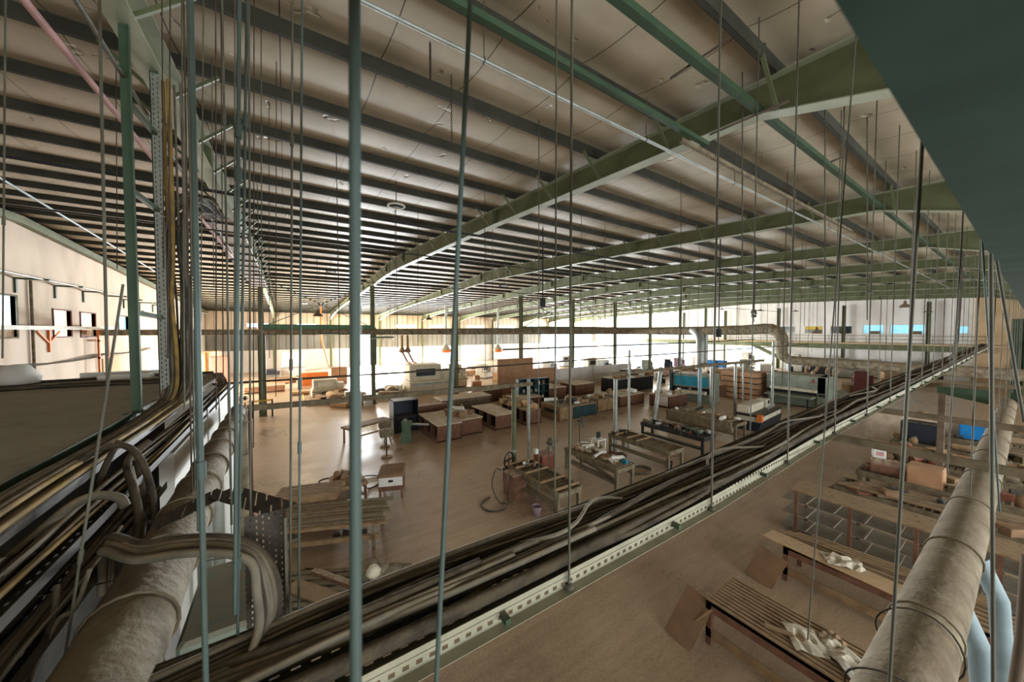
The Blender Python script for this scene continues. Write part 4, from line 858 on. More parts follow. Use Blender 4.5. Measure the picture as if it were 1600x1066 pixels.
# ---------------------------------------------------------------- front row of benches
roller_bench(7.0, 8.0, 8.05, 10.85, .92, 'slatted roller bench at the front of the row, lilac bucket beside it', (.06, .3, .62, .82, .97))
roller_bench(10.05, 11.05, 8.3, 11.1, .92, 'workbench strewn with pale rolls, second from the left', (), slat=False).name = 'workbench'
one(MB().bbox(10.1, 11.0, 8.35, 11.05, .86, .92, .01), 'bench_board', 'woodgrey', 'dusty board top of the roll strewn bench', 'board')
roller_bench(13.3, 14.4, 8.3, 11.5, .92, 'wide slatted bench with three pale rollers, bucket under its end', (.5, .66, .86))
roller_bench(16.4, 17.4, 8.5, 11.9, .92, 'dark bench heaped with machine parts, fourth in the row', (.2,), 'dark')
roller_bench(20.2, 21.4, 8.75, 12.8, .95, 'long timber bench with deep sides and white bag on its end', (.1,), 'woodgrey')
one(MB().bbox(20.0, 20.14, 8.9, 12.6, .45, 1.02).bbox(20.14, 21.3, 9.2, 12.5, .96, 1.0), 'stacked_board', 'woodgrey', 'deep timber boards leaning along the long timber bench', 'board')
o = one(MB().lathe([(0, 0), (.12, 0), (.16, .3), (.165, .31), (.15, .3), (.11, .03), (0, .03)], 18), 'bucket', 'purple', 'lilac plastic bucket beside the front roller bench', 'bucket', ctr=False); o.location = (6.72, 8.75, 0)
MB().tube([(.16 * cos(a), .02, .3 - .12 * sin(a)) for a in [k * pi / 8 for k in range(9)]], .005, 5).build('handle', 'dark', o)
o = one(MB().lathe([(0, 0), (.12, 0), (.15, .3), (.155, .31), (.14, .3), (.11, .03), (0, .03)], 18), 'bucket', 'dark', 'dark bucket under the end of the wide slatted bench', 'bucket', ctr=False); o.location = (13.8, 8.6, 0)
t = box_thing('tool_cabinet', 'low red enamel cabinet behind the front roller bench', 'cabinet', 8.75, 10.9, 0, .7, .6, 1.0, 'redbox'); dr_ = MB().box(-.3, .3, -.32, -.3, .1, .5).build('door', 'redbox', t); MB().box(.2, .23, -.34, -.32, .25, .38).build('handle', 'galv', dr_)
fan(8.75, 10.6, 1.45, .33, 'four bladed fan without guard above the red cabinet')
fan(12.2, 12.4, 1.45, .3, 'slim stand fan with round guard behind the roll strewn bench', True, .2)
t = thing('exhaust_fan', 'round fan lying behind the front roller bench by the green pipe', 'fan', (7.4, 11.5, .45), .4)
MB().tube([(.3 * cos(a), 0, .35 + .3 * sin(a)) for a in [k * 2 * pi / 20 for k in range(20)]], .03, 6, closed=True).build('housing', 'dark', t); MB().box(-.25, .25, -.1, .1, -.45, .06).build('stand', 'dark', t)
for k in range(4): a = k * pi / 2; MB().bar((0, 0, .35), (.26 * cos(a), 0, .35 + .26 * sin(a)), .09, .01, (0, 1, 0)).build('blade', 'brownpipe', t)
box_thing('motor_unit', 'dark brown motor box at the back left of the front roller bench', 'machine', 6.9, 10.3, 0, .6, .7, .85, 'woodred')
box_thing('paint_bucket', 'white pot on top of the red cabinet', 'pot', 8.4, 11.0, 1.0, .16, .16, .2, 'white')
hose([(6.6, 10.2, .8), (6.35, 9.9, .9), (6.2, 9.7, .6), (6.15, 9.6, .2), (5.9, 9.6, .03), (5.5, 9.8, .03), (5.5, 10.3, .03), (6.0, 10.6, .03)], .03, 'black hose looping to the floor left of the front roller bench')
hose([(6.5, 10.6, .9), (6.2, 10.5, 1.0), (6.0, 10.4, .5), (6.1, 10.0, .05), (6.5, 9.8, .04)], .02, 'thin black hose arching down behind the first loop')
coil(12.5, 9.1, 0, .5, .03, 2.2, 'black hose coiled on the floor between the second and third benches')
coil(-.1 + .3, 9.6, 0, .35, .015, 1.3, 'faint loop of cable on the floor below the plank pile')
q_ = random.Random(2)
for k in range(30):
    roll(10.2 + .7 * q_.random(), 8.6 + 2.3 * q_.random(), .93 + (.06 if k % 4 == 0 else 0), .055 + .03 * q_.random(), .28 + .3 * q_.random(), q_.random() * 3, ('white', 'boardtop', 'paper', 'card')[k % 4], 'pale roll or tube lying on the crowded second bench', 'rolls on the second bench')
o = box_thing('blue_can', 'blue container near the front corner of the roll strewn bench', 'container', 10.75, 8.5, .93, .16, .22, .12, 'teal')
for k in range(5): roll(10.3 + .1 * k, 8.8 + .45 * k, .33, .05, .8, 1.3 + .1 * k, 'woodgrey', 'long tube on the lower shelf of the roll strewn bench', 'tubes on the lower bench shelf')
t = thing('monitor_stand', 'small white framed stand carrying a dark monitor behind the second bench', 'stand', (11.9, 10.9, 0))
legs(t, .45, .5, 1.0, .05, 'white'); MB().box(-.28, .28, -.25, .25, 1.0, 1.04).build('top', 'white', t); MB().bbox(-.12, .12, -.04, .02, 1.08, 1.35, .01).build('monitor', 'dark', t); MB().box(-.03, .03, -.02, .02, 1.04, 1.1).build('neck', 'dark', t)
scraps(7.05, 7.9, 10.2, 10.75, .9, 9, ('woodgrey', 'rod', 'white', 'wood'), 4, 'the back end of the front roller bench', 'oddments on the front bench')
scraps(13.4, 14.3, 10.9, 11.4, .9, 8, ('dark', 'cable', 'woodgrey'), 6, 'the back of the wide slatted bench', 'oddments on the wide bench')
scraps(16.45, 17.3, 8.7, 11.7, .92, 26, ('dark', 'redpipe', 'galv', 'woodgrey', 'machgreen'), 8, 'the dark bench of machine parts', 'oddments on the dark bench', .2)
scraps(12.5, 13.1, 10.6, 12.0, 0, 12, ('dark', 'cable', 'redpipe', 'wood'), 9, 'the floor left of the wide slatted bench', 'heap beside the wide bench', .35)
scraps(20.3, 21.3, 9, 12.5, 1.0, 9, ('woodgrey', 'white', 'wood'), 10, 'the long timber bench', 'oddments on the timber bench', .2)
scraps(-.1, 1.8, 10.2, 11.9, .3, 6, ('woodgrey', 'cable'), 12, 'the ledge under the plank pile', 'oddments under the planks', .3)
o = one(MB().lathe([(0, 0), (.16, .02), (.2, .08), (.1, .14), (0, .15)], 9), 'plastic_bag', 'white', 'white bag lying on the end of the long timber bench', 'bag', ctr=False); o.location = (20.9, 9.0, 1.02)

# ---------------------------------------------------------------- machines on the right of the row
t = thing('edge_machine', 'long low machine with cream hood, grey stripe and dark blue base', 'machine', (23.1, 8.7, 0), radians(5))
MB().prism([(.1, .0), (1.2, .0), (1.3, .5), (1.3, .55), (0, .55), (0, .5)], 0, 0, 4.2).build('base', 'navy', t)
MB().bbox(0.1, 4.1, .05, 1.25, .55, .85).build('body', 'cream', t); MB().box(.0, 4.2, .0, 1.3, .85, .98).build('rail', 'dark', t)
MB().bbox(.2, 2.7, .6, 1.3, .98, 1.45, .05).build('hood', 'cream', t); MB().box(-.02, .3, -.05, .2, .6, 1.0).build('warning_box', 'orange', t)
cb_ = MB().bbox(2.9, 3.6, .5, 1.1, .98, 1.5, .04).build('control_box', 'cream', t); MB().box(3.05, 3.45, .49, .5, 1.2, 1.42).build('screen', 'dark', cb_)
for k in range(6): MB().cyl((2.4 + .25 * k, .3), .03, .98, 1.2, 6).build('pressure_post', 'galv', t)
t = thing('roller_conveyor', 'small rounded grey machine between the timber bench and the white hooded machine', 'machine', (22.0, 11.6, 0), .2)
MB().prism([(-.7, .1), (.7, .1), (.8, .5), (.5, .85), (-.3, .95), (-.8, .7)], 0, -.8, .8).build('housing', 'greygreen', t)
for k in range(6): MB().bar((-.7 + .28 * k, .1, .9), (-.7 + .28 * k, .1, 1.08), .05).build('finger', 'dark', t)
for s in (-.7, .7): MB().box(s - .05, s + .05, -.5, .5, 0, .1).build('foot', 'dark', t)
MB().tube([(-.85, .0, 0), (-.85, .1, .8), (-.85, .5, .9), (-.85, .6, .5)], .03, 6).build('hoop', 'redpipe', t)
t = thing('wide_sander', 'large grey green machine with a long feed table and small red badge', 'machine', (34.4, 10.3, 0))
MB().bbox(-1.1, 1.1, -1.9, 1.9, 1.25, 2.5, .06).build('upper_housing', 'greygreen', t); MB().box(-.9, 1.1, -1.85, 1.85, .1, 1.0).build('base', 'greygreen', t)
ec_ = MB().bbox(-1.1, 1.1, -1.95, -1.35, 0, 2.5, .05).build('end_cabinet', 'greygreen', t); MB().box(-1.13, -1.1, -1.85, -1.45, 1.0, 1.2).build('control_strip', 'dark', ec_); MB().box(-.95, 1.1, -1.35, 1.9, 1.0, 1.25).build('throat', 'dark', t)
MB().bbox(-2.0, -.8, -1.3, 1.7, .85, .98, .03).build('feed_table', 'greygreen', t); MB().bbox(-1.35, -1.1, -1.4, 1.6, 1.28, 1.5, .03).build('feed_beam', 'cream', t)
for y in (-1.1, 0, 1.5): MB().box(-1.95, -1.85, y, y + .08, 0, .85).build('leg', 'dark', t)
MB().add([(-1.115, -1.0, 2.1), (-1.115, -1.3, 2.0), (-1.115, -1.15, 2.35)], [(0, 1, 2)]).add([(-1.115, -.85, 2.0), (-1.115, -1.25, 1.93), (-1.115, -1.25, 1.97), (-1.115, -.9, 2.06)], [(0, 1, 2, 3)]).build('badge', 'redbox', t)
t = thing('press_machine', 'grey machine with a large teal blue front panel', 'machine', (29.2, 16.0, 0), radians(12))
MB().bbox(-.9, .9, -1.5, 1.5, 0, .7, .05).build('base', 'greygreen', t); MB().bbox(-.7, .9, -1.5, 1.5, 1.2, 2.3, .05).build('upper_housing', 'greygreen', t)
MB().box(-.74, -.7, -1.25, 1.3, 1.3, 2.1).build('front_panel', 'teal', t); MB().bbox(-1.1, -.5, -1.2, 1.2, .7, .95, .05).build('table', 'cream', t)
MB().box(-.5, .9, -1.5, 1.5, .7, 1.2).build('throat', 'dark', t); MB().box(-.9, .9, 1.5, 1.7, 0, 2.35).build('side_post', 'darkteal', t); MB().box(-.8, .9, -1.7, -1.5, 0, 2.35).build('side_post', 'greygreen', t)
for k in range(9): MB().box(-.76, -.73, -1.2 + .29 * k, -1.1 + .29 * k, 1.22, 1.3).build('fringe', 'galv', t)
# stacked brown crates
cr = None
for lv in range(5):
    for j in range(2):
        for i in range(2):
            if cr is None:
                cr = thing('packing_crate', 'brown packing crate in the tall neat stack left of the large grey machine', 'crate', (34.0, 14.0, 0), 0, 'brown crates in the tall stack'); t = cr
                MB().bbox(-.62, .62, -.72, .72, .07, .46, .02).build('body', 'mdf', t)
                MB().box(-.63, .63, -.05, .05, .07, .465).box(-.05, .05, -.73, .73, .07, .465).build('strap', 'ply', t)
                for s in (-.6, 0, .5): MB().box(-.6, .6, s, s + .1, 0, .07).build('runner', 'dark', t)
            else: t = dup(cr, (0, 0, 0))
            t.location = (33.6 + 1.28 * i, 13.4 + 1.5 * j, lv * .475)
one(MB().bar((32.6, 15.3, 0), (32.9, 15.5, 1.0), .06, .7, (0, 1, 0)), 'leaning_board', 'woodred', 'brown board leaning against the crate stack', 'board')

for (a_, b_, w_) in (((846, 656), (960, 694), .12), ((1003, 650), (1170, 664), .12), ((820, 640), (1000, 652), .08)):
    p, q_ = onz(*a_, .004), onz(*b_, .004)
    struct(MB().bar(p, q_, w_, .006), 'floor_marking', 'boardtop')
# ---------------------------------------------------------------- cabinets and desks in the middle
cabinet_desk(6.6, 8.0, 17.2, 20.3, .95, 'pale topped cabinet desk beside the green machine, left one of a joined pair')
cabinet_desk(8.06, 9.5, 17.6, 20.4, .95, 'right one of the joined cabinet desks, boxes on its top', open_='n')
cabinet_desk(10.35, 11.8, 17.5, 20.6, .92, 'brown cabinet desk with a loose pale board on top')
one(MB().bbox(10.5, 11.7, 17.7, 20.0, .945, .98, .01), 'loose_board', 'boardtop', 'loose pale board on the brown cabinet desk', 'board')
cabinet_desk(12.5, 13.7, 17.4, 20.3, .95, 'brown cabinet desk heaped with timber offcuts', top='woodgrey', panels=3)
t = cabinet_desk(14.9, 18.3, 16.9, 18.9, .95, 'wide desk with pinkish slotted end panel and dark blue doors', 'wood', 'woodgrey')
MB().box(-1.75, -1.71, -1.0, 1.0, 0, .95).build('end_panel', 'card', t); MB().box(-1.76, -1.75, -.7, .6, .45, .7).build('slot', 'dark', t)
for k in range(3): MB().box(-.6 + .75 * k, .08 + .75 * k, -1.05, -1.02, .12, .85).build('door', 'darkteal', t)
cabinet_desk(18.7, 20.6, 17.2, 18.8, .95, 'pale brown cupboard right of the dark blue doored desk', 'wood', 'woodgrey', 'n')
cabinet_desk(21.6, 24.6, 17.6, 19.6, .85, 'long low brown cabinet with pale top near centre', open_='n')
cabinet_desk(24.3, 26.8, 15.2, 16.9, .95, 'brown cabinet with a white door in front of the centre pipes', open_='n')
one(MB().box(24.27, 24.3, 15.3, 16.2, .15, .9), 'white_door_panel', 'white', 'white panel on the end of the brown centre cabinet', 'panel')
cabinet_desk(17.5, 20.5, 22.5, 25.0, 1.05, 'large pale topped desk behind the dark shelf unit', open_='x')
cabinet_desk(22, 24.5, 23, 25, 1.0, 'brown cabinet behind the pale topped desk', open_='n')
cabinet_desk(26, 31.5, 21.5, 23.5, 1.35, 'long dark sided bench with pale boards, right of centre', 'dark', 'boardtop', 'n')
cabinet_desk(9.2, 13.2, 23, 24.6, 1.0, 'long dusty brown counter behind the joined desks', 'woodgrey', 'boardtop', 'n')
cabinet_desk(14.0, 16.2, 20.4, 22.0, 1.0, 'brown desk with grey box on top behind the offcut desk', open_='n')
cabinet_desk(13.6, 15.4, 25.0, 27.0, 1.0, 'small brown table at the edge of the bright floor', open_='n')
one(MB().bbox(6.2, 8.8, 21.2, 21.4, .2, 1.2).box(6.2, 8.8, 21.4, 22.4, 1.0, 1.05).box(6.25, 6.35, 21.2, 22.4, 0, 1.0).box(8.65, 8.75, 21.2, 22.4, 0, 1.0), 'counter_board', 'woodred', 'upright dusty board behind the joined desks', 'board')
scraps(8.1, 9.4, 18, 20.2, .97, 12, ('card', 'white', 'wood'), 21, 'the right joined desk', 'oddments on the joined desk', .3)
scraps(12.6, 13.6, 17.5, 20.2, .97, 14, ('wood', 'woodgrey', 'ply'), 22, 'the offcut heaped desk', 'oddments on the heaped desk', .4)
scraps(15.1, 18.2, 17.1, 18.8, .97, 16, ('wood', 'dark', 'white', 'card'), 23, 'the wide dark blue doored desk', 'oddments on the wide desk', .35)
scraps(18.8, 24.4, 17.8, 18.7, .97, 12, ('white', 'wood', 'card'), 24, 'the cupboards right of the wide desk', 'oddments on the cupboards', .3)
scraps(24.4, 31, 15.4, 16.7, .97, 10, ('white', 'wood', 'card'), 25, 'the centre cabinet', 'oddments on the centre cabinet', .3)
scraps(26, 31, 21.7, 23.3, 1.37, 14, ('white', 'wood', 'card'), 26, 'the long dark sided bench', 'oddments on the dark sided bench', .4)
t = thing('shelf_unit', 'dark teal shelf unit with many compartments before the brown partition', 'shelf', (16.3, 20.6 + 1.2, 0), radians(-6))
b = MB()
for z in (0, .55, 1.1, 1.65, 2.15): b.box(-1.4, 1.4, -.25, .25, z, z + .04)
for x in (-1.4, -.7, 0, .7, 1.36): b.box(x, x + .04, -.25, .25, 0, 2.15)
b.box(-1.4, 1.4, .22, .25, 0, 2.15); b.build('frame', 'darkteal', t)
for k in range(14): MB().bbox(-1.3 + .35 * (k % 7) + .05 * (k % 2), -1.15 + .35 * (k % 7) + .05 * (k % 2), -.15, .1, .04 + .55 * (k // 4 % 4), .28 + .55 * (k // 4 % 4), .01).build('contents', ('white', 'card', 'galv')[k % 3], t)
t = thing('tall_cabinet', 'tall dark open cabinet left of the green machine', 'cabinet', (5.6, 20.6, 0))
MB().box(-.5, -.46, -.5, .5, 0, 1.9).box(.9, .94, -.5, .5, 0, 1.9).box(-.5, .94, .46, .5, 0, 1.9).box(-.5, .94, -.5, .5, 1.86, 1.9).box(-.5, .94, -.5, .5, .9, .94).build('carcass', 'navy', t)
MB().box(-.46, .9, -.3, .4, 0, .88).build('contents', 'dark', t)
t = thing('pedestal_machine', 'green cast pedestal machine with a grey side arm', 'machine', (5.35, 18.5, 0), -.3)
MB().add([(x * w_, y * w_, z) for z, w_ in ((0, .32), (.5, .24), (.85, .22)) for x, y in ((-1, -1), (1, -1), (1, 1), (-1, 1))], [(3, 2, 1, 0), (8, 9, 10, 11)] + [(r + i, r + (i + 1) % 4, r + 4 + (i + 1) % 4, r + 4 + i) for r in (0, 4) for i in range(4)]).build('pedestal', 'machgreen', t)
MB().bbox(-.25, .3, -.2, .2, .85, 1.1, .04).build('head', 'machgreen', t); MB().bar((.2, 0, .95), (1.2, -.1, .85), .14, .08).build('arm', 'galv', t); MB().cyl((-.05, 0), .1, 1.1, 1.22, 12).build('cap', 'galv', t)
# trolleys, table and planks near the bright floor
t = thing('trolley', 'small trolley with dusty cloth top and white panel front', 'trolley', (3.2, 12.9, 0), radians(-20)); legs(t, .95, .8, .6, .07, 'woodred')
MB().bbox(-.42, .42, -.5, .5, .3, .8, .03).build('body', 'woodred', t); MB().bbox(-.46, .46, -.56, .56, .8, .9, .05).build('cloth_top', 'card', t); MB().box(-.4, .4, -.53, -.5, .48, .8).build('front_panel', 'white', t); MB().box(-.08, .08, -.54, -.53, .62, .7).build('slot', 'dark', t)
t = thing('work_table', 'small table with crumpled dusty cover, left of the trolley', 'table', (1.75, 13.1, 0), .1); legs(t, 1.2, .9, .7, .08, 'woodred')
MB().bbox(-.5, .5, -.65, .65, .7, .8, .04).build('top', 'wood', t); MB().box(-.4, .4, -.5, .5, .3, .34).build('shelf', 'woodgrey', t)
scraps(1.4, 2.1, 12.6, 13.6, .8, 8, ('wood', 'card'), 31, 'the small covered table', 'oddments on the covered table', .25)
hose([(2.1, 14.6, .03), (2.6, 14.9, .04), (3.1, 14.6, .03), (3.0, 14.0, .03), (2.5, 13.7, .03), (2.2, 14.1, .3)], .025, 'dark hose curving on the floor behind the trolleys')
hose([(.2, 15.0, .02), (.9, 14.7, .03), (1.5, 14.5, .05), (1.4, 15.0, .2), (1.0, 15.1, .15), (1.1, 14.7, .05)], .03, 'dark hose end lying on the pale floor behind the covered table')
t = thing('plank_rack', 'rack of long dusty planks beside the corner tray', 'rack', (1.0, 10.9, 0), radians(-22)); legs(t, 1.4, 2.6, .7, .09, 'woodgrey')
MB().box(-1.4, 1.4, -.7, -.6, .3, .42).build('ledge', 'wood', t)
for k in range(9):
    MB().bbox(-1.5 + .03 * (k % 3), 1.6 - .07 * (k % 4), -.72 + .16 * k, -.58 + .16 * k, .7 + .02 * (k % 3), .76 + .02 * (k % 3), .01).build('plank', 'woodgrey' if k % 3 else 'wood', t)
t = thing('slatted_crate', 'slatted wooden crate top beyond the plank rack', 'crate', (.55, 12.4, 0), radians(-16))
MB().bbox(-.85, .85, -.45, .45, 0, .95, .02).build('body', 'wood', t)
for k in range(6): MB().box(-.88, .88, -.45 + .155 * k, -.34 + .155 * k, .95, 1.0).build('slat', 'wood', t)
t = thing('pallet', 'dark slatted pallet on the floor near the corner tray', 'pallet', (.5, 8.4, 0), radians(-28))
for k in range(8): MB().box(-1.1, 1.1, -.8 + .2 * k, -.68 + .2 * k, .3, .34).build('slat', 'woodgrey', t)
for s in (-1.0, 0, .9): MB().box(s, s + .1, -.8, .75, 0, .3).build('bearer', 'cable', t)
one(MB().bar((.0, 8.9, .38), (.75, 7.9, .38), .36, .04), 'offcut_board', 'wood', 'pale wide board lying across the slatted pallet', 'board')
one(MB().bar((.45, 9.1, .4), (1.15, 8.1, .4), .14, .07), 'timber_batten', 'woodred', 'brown batten beside the pale board on the pallet', 'batten')
b = MB()
for k in range(4): b.lathe([(0, 0), (.25, .02), (.3, .15), (.2, .32 - .05 * k), (0, .36 - .05 * k)], 9, (1.5 + .22 * k, 8.35 - .16 * k, .3))
one(b, 'sack', 'cablegry', 'pale grey sack heap beside the pallet behind the blurred rod', 'sack')
o = one(MB().lathe([(0, 0), (.14, .02), (.17, .1), (.1, .22), (0, .24)], 8), 'cloth_bundle', 'paper', 'small pink beige cloth bundle on the sacks', 'cloth', ctr=False); o.location = (1.55, 8.0, .5)
box_thing('dark_box', 'dark box under the sack heap', 'box', 1.6, 8.25, 0, .9, .7, .3, 'dark')
# ---------------------------------------------------------------- nearer right side benches
def slat_bench(x0, x1, y0, y1, H, label, m, n):
    W_, L_ = x1 - x0, y1 - y0; t = thing('slatted_bench', label, 'workbench', ((x0 + x1) / 2, (y0 + y1) / 2, 0))
    legs(t, L_, W_, H - .04, .1, m)
    for s in (-1, 1): MB().box(s * (W_ / 2 - .03) - .03, s * (W_ / 2 - .03) + .03, -L_ / 2, L_ / 2, H - .22, H - .03).build('side_board', m, t)
    MB().box(-W_ / 2, W_ / 2, -L_ / 2, L_ / 2, H - .08, H - .03).build('bed', 'woodgrey', t)
    for k in range(n): x = -W_ / 2 + W_ * k / n + .02; MB().box(x, x + W_ / n * .55, -L_ / 2, L_ / 2, H - .03, H).build('slat', 'wood', t)
    MB().box(-W_ / 2, -W_ / 2 + .05, -L_ / 2, L_ / 2, .15, .32).build('stretcher', 'wood', t)
    return t
slat_bench(6.65, 7.75, -.8, 3.34, .86, 'long bench with close running slats and crumpled paper on top, lower right', 'woodred', 11)
slat_bench(9.9, 10.9, -.8, 3.2, .86, 'dark red framed bench with papers and loose boards, behind the paper strewn one', 'woodred', 6)
def crumple(x, y, z, s, seed, m, label, n=7):
    q_ = random.Random(seed); vs = []; fs = []
    for i in range(n):
        for j in range(n): vs.append((s * (i / (n - 1) - .5) * 1.3 + .05 * s * q_.random(), s * (j / (n - 1) - .5) + .06 * s * q_.random(), s * .25 * q_.random() * (1 if 0 < i < n - 1 and 0 < j < n - 1 else .4)))
    for i in range(n - 1):
        for j in range(n - 1): fs.append((i * n + j, (i + 1) * n + j, (i + 1) * n + j + 1, i * n + j + 1))
    o = MB().add(vs, fs).build('crumpled_paper', m); o.modifiers.new('t', 'SOLIDIFY').thickness = .003; o.location = (x, y, z); o.rotation_euler = (0, 0, q_.random() * 3); o['label'] = label; o['category'] = 'paper'; return o
crumple(7.1, 1.95, .87, .45, 1, 'paper', 'crumpled pale paper nearest the back edge of the slatted bench')
crumple(7.25, 1.55, .87, .4, 2, 'paper', 'crumpled paper lying against the smaller one on the slatted bench')
crumple(7.0, 1.25, .88, .4, 3, 'white', 'white wrapping hanging at the slatted bench front')
crumple(7.45, 1.75, .88, .3, 4, 'wood', 'brown crumpled card on the slatted bench')
crumple(10.2, 2.2, .88, .5, 5, 'paper', 'folded pale paper on the dark red framed bench')
one(MB().bar((6.85, 2.45, .9), (7.05, 1.9, .92), .06, .04), 'timber_batten', 'wood', 'short batten among the crumpled papers on the slatted bench', 'batten')
one(MB().bar((6.2, 3.65, 0), (6.75, 3.5, .8), .02, .55, (0, 1, 0)), 'leaning_board', 'card', 'brown cardboard leaning on the end of the slatted bench', 'board')
one(MB().bar((6.35, 3.75, 0), (6.6, 3.2, .75), .03, .03), 'timber_batten', 'wood', 'thin batten leaning at the corner of the slatted bench', 'batten')
one(MB().bar((9.3, 3.5, 0), (9.8, 3.35, .6), .02, .6, (0, 1, 0)), 'leaning_board', 'card', 'brown sheet leaning on the end of the dark red framed bench', 'board')
one(MB().bar((10.1, 3.6, .88), (9.95, .9, .88), .5, .02), 'thin_sheet', 'ply', 'thin warped sheet lying on the dark red framed bench', 'sheet')
for k in range(4): one(MB().bar((10.4 + .12 * k, 3.5 - .2 * k, .92 + .01 * k), (10.75 + .08 * k, .2, .92 + .01 * k), .05, .02), 'timber_batten', 'wood', 'long thin batten along the dark red framed bench', 'batten', 'battens on the dark red framed bench')
one(MB().bbox(10.5, 11.0, -.3, .6, 0.3, .7), 'lower_crate', 'dark', 'dark crate on the lower part of the dark red framed bench', 'crate')
t = thing('drying_rack', 'low open rack with dark red posts, grey sheets inside and a dusty board top', 'rack', (12.85, 1.6, 0))
for x in (-.42, .42):
    for k in range(5): MB().box(x - .03, x + .03, 2.1 - 1.15 * k, 2.17 - 1.15 * k, 0, 1.3).build('post', 'woodred', t)
MB().bbox(-.48, .5, -2.7, 2.25, 1.3, 1.34, .01).build('top', 'wood', t)
for z in (.15, .55, .95): MB().box(-.4, .45, -2.6, 2.5, z, z + .012).build('sheet', 'galv', t)
for k in range(8):
    for z in (.2, .6, 1.0): MB().bar((-.42, 1.9 - .6 * k, z), (.4, 1.9 - .6 * k, z), .02).build('rod_shelf', 'boardtop', t)
# heaped benches further right
def heap_bench(x0, x1, y0, y1, H, label, seed, m='woodgrey', mats=('woodgrey', 'dark', 'wood', 'redbox', 'card'), n=16, s=.3):
    t = roller_bench(x0, x1, y0, y1, H, label, (), m); scraps(x0 + .1, x1 - .1, max(y0, -.2) + .1, y1 - .1, H, n, mats, seed, label.split(',')[0][:60].replace('bench ', 'bench ', 1), 'oddments on bench ' + label[:24], s); return t
heap_bench(15.3, 16.5, -.6, 3.6, .8, 'wide timber bench holding planks behind the drying rack', 41)
for k in range(6): one(MB().bar((15.35 + .17 * k, 3.5 - .1 * k, .9), (15.5 + .17 * k, -.3, .9), .13, .05), 'plank', 'woodgrey' if k % 2 else 'wood', 'long grey plank on the wide bench behind the drying rack', 'plank', 'planks behind the drying rack')
one(MB().bar((14.9, 4.5, .03), (15.9, 3.7, .5), .3, .05), 'plank', 'woodgrey', 'plank leaning out over the open floor from the wide bench', 'plank')
heap_bench(17.6, 18.9, -.6, 3.5, .85, 'crowded bench with a brown drum and orange box', 42)
t = thing('carton', 'small white carton with faint print beyond the drying rack', 'carton', (18.1, 3.05, 1.35), .3); MB().bbox(-.22, .22, -.16, .16, 0, .33, .01).build('body', 'white', t)
MB().box(-.225, -.22, -.1, .1, .1, .25).build('print', 'pink', t)
one(MB().tube([(17.8, 3.2, 1.1), (18.0, 2.4, 1.1)], .28, 14), 'drum', 'woodred', 'brown drum lying on the crowded bench under the white carton', 'drum')
box_thing('open_box', 'orange brown box beside the brown drum', 'box', 17.9, 1.9, .85, .7, .8, .6, 'orange' if False else 'mdf')
heap_bench(20.2, 21.4, -.6, 3.4, .85, 'bench with green reel behind the orange brown box', 43)
o = one(MB().lathe([(0, 0), (.15, 0), (.15, .03), (.07, .05), (.07, .22), (.15, .24), (.15, .27), (0, .27)], 16), 'tape_reel', 'teach', 'bright green reel at right near the round duct', 'reel', ctr=False); o.location = (20.0, .95, .9); o.rotation_euler = (0, 1.3, 0)
heap_bench(23.6, 24.8, -.6, 3.6, .85, 'bench carrying the upright black panel', 44)
t = thing('black_panel', 'upright black rounded panel standing on a bench at right', 'panel', (24.0, 2.75, .87)); MB().bbox(-.12, .12, -.62, .62, 0, 1.0, .1).build('body', 'dark', t); MB().box(-.14, -.12, -.5, .5, .1, .9).build('face', 'navy', t)
heap_bench(26.6, 27.8, -.6, 3.2, .85, 'bench carrying the blue cover', 45)
box_thing('blue_cover', 'bright blue cover on a bench at far right', 'cover', 27.1, 1.4, .88, .7, 1.0, .75, 'blue')
one(MB().bar((22.3, 3.4, .9), (22.3, .2, .9), .8, .12), 'packed_board', 'mdf', 'tan board pack below the black panel', 'board')
heap_bench(22.0, 22.9, -.4, 3.4, .82, 'low bench under the tan board pack', 48)
heap_bench(30, 31.4, -.3, 3.9, .9, 'bench of timber beyond the blue cover', 46)
box_thing('pale_board_stack', 'long pale board stack under the second support arm', 'boards', 27.8, 3.4, .0, 1.0, 3.6, 1.6, 'boardtop')
t = thing('roof_beam_low', 'low green tapered steel beam crossing at the far right above the benches', 'beam', (19.55, 0, 0)); t.name = 'low_beam'
MB().prism([(.72, 4.0), (1.9, 3.98), (1.9, 3.75), (.72, 3.5)], 0, -.01, .01).build('web', 'dgreen', t); MB().prism([(.72, 4.0), (1.9, 3.98), (1.9, 3.96), (.72, 3.98)], 0, -.12, .12).build('flange', 'dgreen', t)
MB().box(-.08, .08, 1.7, 1.86, 0, 3.75).build('post', 'brownpipe', t)
